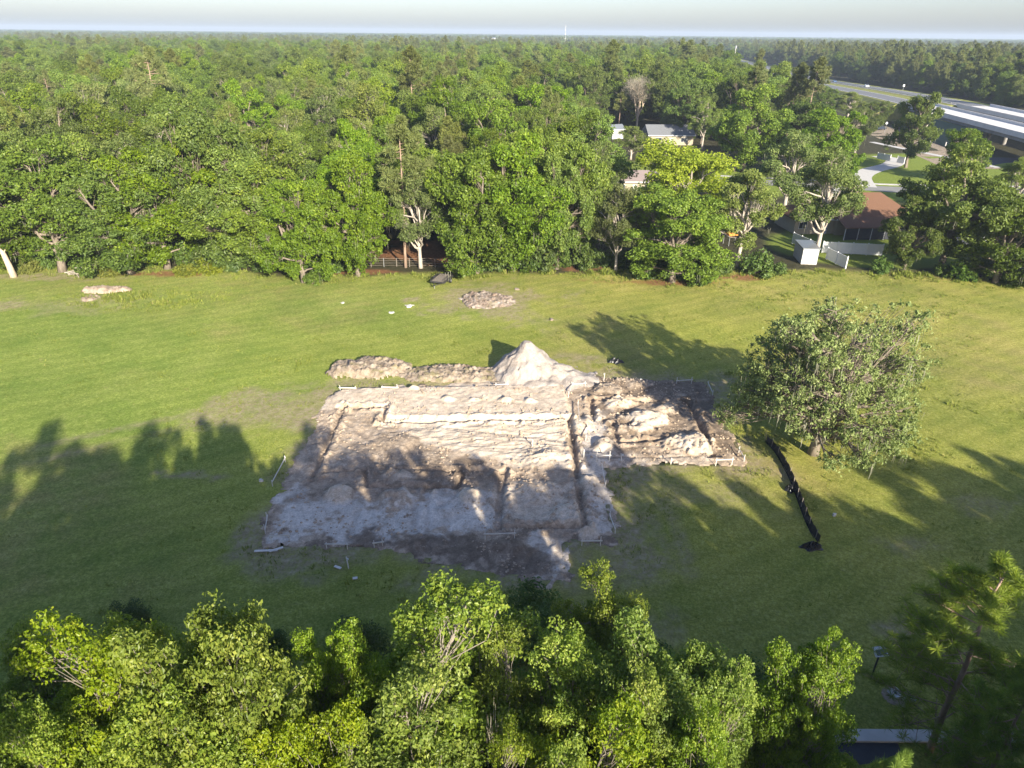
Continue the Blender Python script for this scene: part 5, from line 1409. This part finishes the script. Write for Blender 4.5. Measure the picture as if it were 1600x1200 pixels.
for px_, py_, L, rz, lab in [(416, 862, 1.5, .1, 'white board lying flat at the front left corner of the pad'), (432, 860, .9, .5, 'short white board lying beside the longer flat board'), (528, 888, .5, -.4, 'bit of white lath in the grass below the pad'), (555, 905, .3, .2, 'tiny white scrap in the grass below the stake'), (640, 478, 1.2, .1, 'pale lath in the grass near the trailer')]:
    mb = MB(); mb.box(-L/2, L/2, -.09, .09, .0, .05); o = mb.build('loose_board', M['white_wood'], None, (*G(px_, py_), .07)); o.rotation_euler = (0, .02, rz); tag(o, lab, 'board', 'loose boards near the pad')

# ------------------------------------------------------------------ silt fence, plastic, solar sign, concrete blocks
sf_pts = curve([G(*p) for p in [(1197,690),(1212,705),(1226,728),(1238,752),(1248,778),(1256,800),(1266,824),(1279,848)]], 6)
sf = empty('silt_fence', (*sf_pts[0], 0), 0, 'black fabric silt fence curving across the grass below the lone oak', 'fence')
b0 = Vector((*sf_pts[0], 0)); rs2 = np.random.default_rng(9)
mb = MB(); n = len(sf_pts); cols = []
for i, p in enumerate(sf_pts):
    d = Vector((sf_pts[min(i+1,n-1)][0] - sf_pts[max(i-1,0)][0], sf_pts[min(i+1,n-1)][1] - sf_pts[max(i-1,0)][1], 0)).normalized(); s = Vector((d.y, -d.x, 0))
    c = Vector((*p, 0)) - b0; sag = .62 - .10 * abs(math.sin(i * .9)) + rs2.uniform(-.04, .04); bl = rs2.uniform(-.1, .16)
    cols.append([c + s * .2 + Vector((0,0,.03)), c + s * .1 + Vector((0,0,.02)), c + s * bl + Vector((0,0,sag * .5)), c + Vector((0,0,sag)), c - s * .03 + Vector((0,0,sag)), c + s * (bl - .04) + Vector((0,0,sag * .5)), c - s * .05 + Vector((0,0,.0)), c - s*.12 + Vector((0,0,.03))])
mb.poly([p for c in cols for p in c], [(8*i+k, 8*i+k+1, 8*i+8+k+1, 8*i+8+k) for i in range(n-1) for k in range(7)])
mb.build('fabric', M['black_fabric'], sf)
for i in range(0, n, 4):
    c = Vector((*sf_pts[i], 0)) - b0; mb = MB(); mb.bar(c + Vector((-.07, 0, -.2)), c + Vector((-.07 + rs2.normal(0, .05), rs2.normal(0, .04), .85)), .036); mb.build('stake', M['weathered_wood'], sf)
def crumple(name, px_, py_, w, d, h, label, seed, cat='plastic sheet'):
    r0 = np.random.default_rng(seed); nn = 15; xs = np.linspace(-1, 1, nn); XX, YY = np.meshgrid(xs, xs)
    rr = np.hypot(XX, YY); z = h * np.clip(1 - rr ** 2, 0, 1) * (r0.uniform(.3, 1.2, XX.shape)) + .03
    sc = 1 + .2 * np.sin(np.arctan2(YY, XX) * 5 + seed)
    V = np.stack([XX.ravel() * w / 2 * sc.ravel() / np.maximum(1, rr.ravel()), YY.ravel() * d / 2 * sc.ravel() / np.maximum(1, rr.ravel()), z.ravel()], -1)
    idx = np.arange(nn * nn).reshape(nn, nn); F = np.stack([idx[:-1,:-1], idx[:-1,1:], idx[1:,1:], idx[1:,:-1]], -1).reshape(-1, 4)
    o = link(name, mesh_np(name, V, F, M['black_plastic']), None, (*G(px_, py_), .01)); return tag(o, label, cat, 'crumpled black plastic')
crumple('plastic_sheet', 962, 566, 1.6, .9, .5, 'crumpled black plastic in the grass behind the right wing', 3)
crumple('plastic_sheet', 1234, 766, .8, .8, .45, 'small black plastic bundle left of the silt fence', 4)
crumple('plastic_sheet', 1268, 856, 1.5, .8, .5, 'black plastic heap at the near end of the silt fence', 5)

so_ = empty('solar_sign', (*G(1360, 1062), 0), .12, 'small solar panel on a dark post beside the isolated round tree', 'solar panel')
hs = height_for(*G(1360, 1062), 1016)
mb = MB(); mb.tube([(0,0,-.3),(0,0,hs-.25)], .05, 8); mb.build('post', M['dark_steel'], so_)
def tilt(mb, name, mat, par):
    o = mb.build(name, mat, par, (0, 0, hs - .1)); o.rotation_euler = (math.radians(28), 0, 0); return o
mb = MB(); mb.box(-.36, .36, -.26, .26, -.03, .02); tilt(mb, 'frame', M['white_paint'], so_)
mb = MB(); mb.box(-.27, .27, -.2, .1, .022, .03); tilt(mb, 'cell_panel', M['panel_blue'], so_)
mb = MB(); mb.box(-.05, .05, .05, .3, -.25, -.03); tilt(mb, 'bracket', M['dark_steel'], so_)
for px_, py_, rz, lab in [(1398, 1086, .3, 'left white concrete block with a dark hole near the kerb'), (1417, 1092, .2, 'right white concrete block with a dark hole near the kerb')]:
    e = empty('concrete_block', (*G(px_, py_), 0), rz, lab, 'concrete block', 'pair of concrete blocks near the kerb')
    mb = MB(); a, b, h = .28, .11, .22
    mb.poly([(-a,-a,0),(a,-a,0),(a,a,0),(-a,a,0),(-a,-a,h),(a,-a,h),(a,a,h),(-a,a,h),(-b,-b,h),(b,-b,h),(b,b,h),(-b,b,h),(-b,-b,.06),(b,-b,.06),(b,b,.06),(-b,b,.06)],
        [(0,1,5,4),(1,2,6,5),(2,3,7,6),(3,0,4,7),(4,5,9,8),(5,6,10,9),(6,7,11,10),(7,4,8,11),(8,9,13,12),(9,10,14,13),(10,11,15,14),(11,8,12,15)]); mb.build('casing', M['white_wall'], e)
    mb = MB(); mb.box(-.105, .105, -.105, .105, .062, .08); mb.build('hole', M['black_plastic'], e)
heap('sand_patch', 'small pale sand patch under the concrete blocks', 'sand', G(1400, 1090), .8, .7, lambda X, Y, d: .13 + 0 * X, M['berm_soil'], .08, None, .3, 9)

# ------------------------------------------------------------------ far things
def mast(px_, dist, top_row, label, w=.5, lattice=True):
    X_ = (px_ - 800) / 1067.0 * dist * .95; Y_ = dist; h = height_for(X_, Y_, top_row)
    e = empty('radio_mast' if lattice else 'tall_pole', (X_, Y_, 0), 0, label, 'mast')
    mb = MB()
    if lattice:
        for a in (0, 2.09, 4.19): mb.bar((math.cos(a)*w, math.sin(a)*w, 0), (math.cos(a)*w*.5, math.sin(a)*w*.5, h), .10)
        for k in range(24):
            z0, z1 = h * k / 24, h * (k + 1) / 24; a0, a1 = 2.09 * (k % 3), 2.09 * ((k + 1) % 3)
            mb.bar((math.cos(a0)*w*.8, math.sin(a0)*w*.8, z0), (math.cos(a1)*w*.8, math.sin(a1)*w*.8, z1), .12)
    else: mb.tube([(0,0,0),(0,0,h)], [w, w * .6], 8)
    mb.build('shaft', M['galvanised'] if lattice else M['concrete'], e)
    mb = MB(); mb.tube([(0,0,h-1.5),(0,0,h+.3)], w * 1.5, 8); mb.build('antenna_head', M['galvanised'], e)
mast(873, 1100, 40, 'thin far radio mast rising to the horizon', .5)
mast(1125, 560, 72, 'pale pole standing in the woods left of the highway', .45, False)
for X_, Y_, w, d, h, lab in [(185, 940, 26, 14, 13, 'white building far off in the woods near the highway'), (-62, 1900, 40, 20, 19, 'white roof far off below the horizon at the centre'), (-330, 455, 12, 10, 9, 'small pale building in the woods at the far left')]:
    e = empty('far_building', (X_, Y_, 0), .2, lab, 'building', 'far white buildings in the woods')
    mb = MB(); mb.box(-w/2, w/2, -d/2, d/2, 0, h); mb.build('wall', M['white_wall'], e)
    mb = MB(); roof_hip(mb, -w/2, w/2, -d/2, d/2, h + .2, h + 2, .6); mb.build('roof', M['metal_roof'], e)
    for k in range(4): mb = MB(); mb.box(-w/2 + w*(k+.3)/4, -w/2 + w*(k+.7)/4, -d/2 - .06, -d/2 - .01, h*.5, h*.75); mb.build('window', M['glass'], e)

# ------------------------------------------------------------------ loose clods on the pad and rough grass in the field (too many to count)
def clods():
    r0 = np.random.default_rng(41); n = 5200
    X_ = r0.uniform(-20, 30, n * 3); Y_ = r0.uniform(33, 66, n * 3)
    sd = poly_sd(X_, Y_, PAD); dens = fbm(X_ * .5, Y_ * .5, 301)
    m = (sd < -.3) & (r0.random(n * 3) < sstep(.42, .68, dens) * .9 + .06); X_, Y_ = X_[m][:n], Y_[m][:n]; n = len(X_)
    dg = bpy.context.evaluated_depsgraph_get(); pad = bpy.data.objects['building_pad']
    from mathutils.bvhtree import BVHTree
    bv = BVHTree.FromObject(pad, dg)
    base = np.array([[1,0,0],[-1,0,0],[0,1,0],[0,-1,0],[0,0,1],[0,0,-1]], float)
    tri = np.array([[0,2,4],[2,1,4],[1,3,4],[3,0,4],[2,0,5],[1,2,5],[3,1,5],[0,3,5]])
    Vs, Fs = [], []
    for i in range(n):
        h = bv.ray_cast(Vector((X_[i], Y_[i], 5)), Vector((0, 0, -1)))
        if h[0] is None: continue
        s = .05 + .12 * r0.random() ** 3
        v = base * s * r0.uniform(.6, 1.3, (6, 1)) * np.array([1, 1, .7]); a = r0.uniform(0, 6.28)
        c, q = math.cos(a), math.sin(a); v = v @ np.array([[c, q, 0], [-q, c, 0], [0, 0, 1]])
        Fs.append(tri + 6 * len(Vs)); Vs.append(v + np.array(h[0]) + np.array([0, 0, s * .25]))
    o = link('soil_clods', mesh_np('soil_clods', np.concatenate(Vs), np.concatenate(Fs), pad.data.materials[0],
             {'dark': np.full(6 * len(Vs), .3), 'sand': np.repeat(r0.uniform(0, .6, len(Vs)), 6), 'white': np.zeros(6 * len(Vs)), 'trench': np.zeros(6 * len(Vs))}))
    tag(o, 'loose clods of soil strewn over the dug pad', kind='stuff')
clods()
def tufts():
    r0 = np.random.default_rng(43); n = 260000
    X_ = r0.uniform(-78, 78, n); Y_ = 22 + 76 * r0.random(n) ** 1.0
    keep = (np.abs(X_) < .80 * Y_ + 14)
    X_, Y_ = X_[keep], Y_[keep]
    sd = poly_sd(X_, Y_, PAD); fs = poly_sd(X_, Y_, FIELD)
    d = fbm(X_ * .22, Y_ * .22, 311); d2 = fbm(X_ * .9, Y_ * .9, 313)
    w = .10 + .5 * sstep(.5, .68, d) * sstep(.4, .6, d2) + .8 * sstep(6, 0, -fs) * sstep(.45, .6, d2)
    wx, wy = G(215, 468); w += .8 * sstep(1.25, .3, np.hypot((X_ - wx) / 18, (Y_ - wy) / 7.5) + (d - .5) * 2.2) * sstep(.42, .6, d2)
    w += .5 * sstep(4, 0, sd) * sstep(.5, .65, d2)
    m = (sd > -.2) & (fs < .5) & (r0.random(len(X_)) < w)
    for q in ((G(840, 592), 6.2), (G(580, 578), 4.2), (G(705, 585), 5.5)): m &= np.hypot(X_ - q[0][0], (Y_ - q[0][1]) * 1.6) > q[1]
    X_, Y_, fs, d2 = X_[m], Y_[m], fs[m], d2[m]; n = len(X_)
    h = (.07 + .09 * r0.random(n)) * (1 + 1.8 * sstep(1.1, .3, np.hypot((X_ - wx) / 17, (Y_ - wy) / 7) + (d2 - .5) * 1.6)) * (1 + 1.6 * sstep(5, 0, -fs)) * (.7 + .8 * sstep(.5, .7, d2))
    k = 4; nb = n * k
    P = np.repeat(np.stack([X_, Y_, np.full(n, .0)], -1), k, 0); hh = np.repeat(h, k)
    a = r0.uniform(0, 6.28, nb); lean = r0.uniform(.2, .8, nb) * hh; out = np.stack([np.cos(a), np.sin(a), np.zeros(nb)], -1)
    side = np.stack([-np.sin(a), np.cos(a), np.zeros(nb)], -1) * (hh * .22)[:, None]
    P = P + out * (hh * .3)[:, None]
    T_ = P + out * lean[:, None]; T_[:, 2] += hh
    V = np.stack([P - side, P + side, T_], 1).reshape(-1, 3); V[0::3, 2] -= .12; V[1::3, 2] -= .12
    o = link('rough_grass', mesh_np('rough_grass', V, np.arange(nb * 3).reshape(-1, 3), M['field_tuft'], {'rnd': np.repeat(np.clip(r0.normal(.4, .22, n), 0, 1), k)}))
    tag(o, 'rough tufts of grass and weeds in the field', kind='stuff'); print('tufts', n)
M['field_tuft'] = leaf_mat('field_tuft', (0.12, 0.16, 0.028), (0.21, 0.245, 0.045), (0.36, 0.33, 0.12), 0.3, 0.8, 0.0)
tufts()
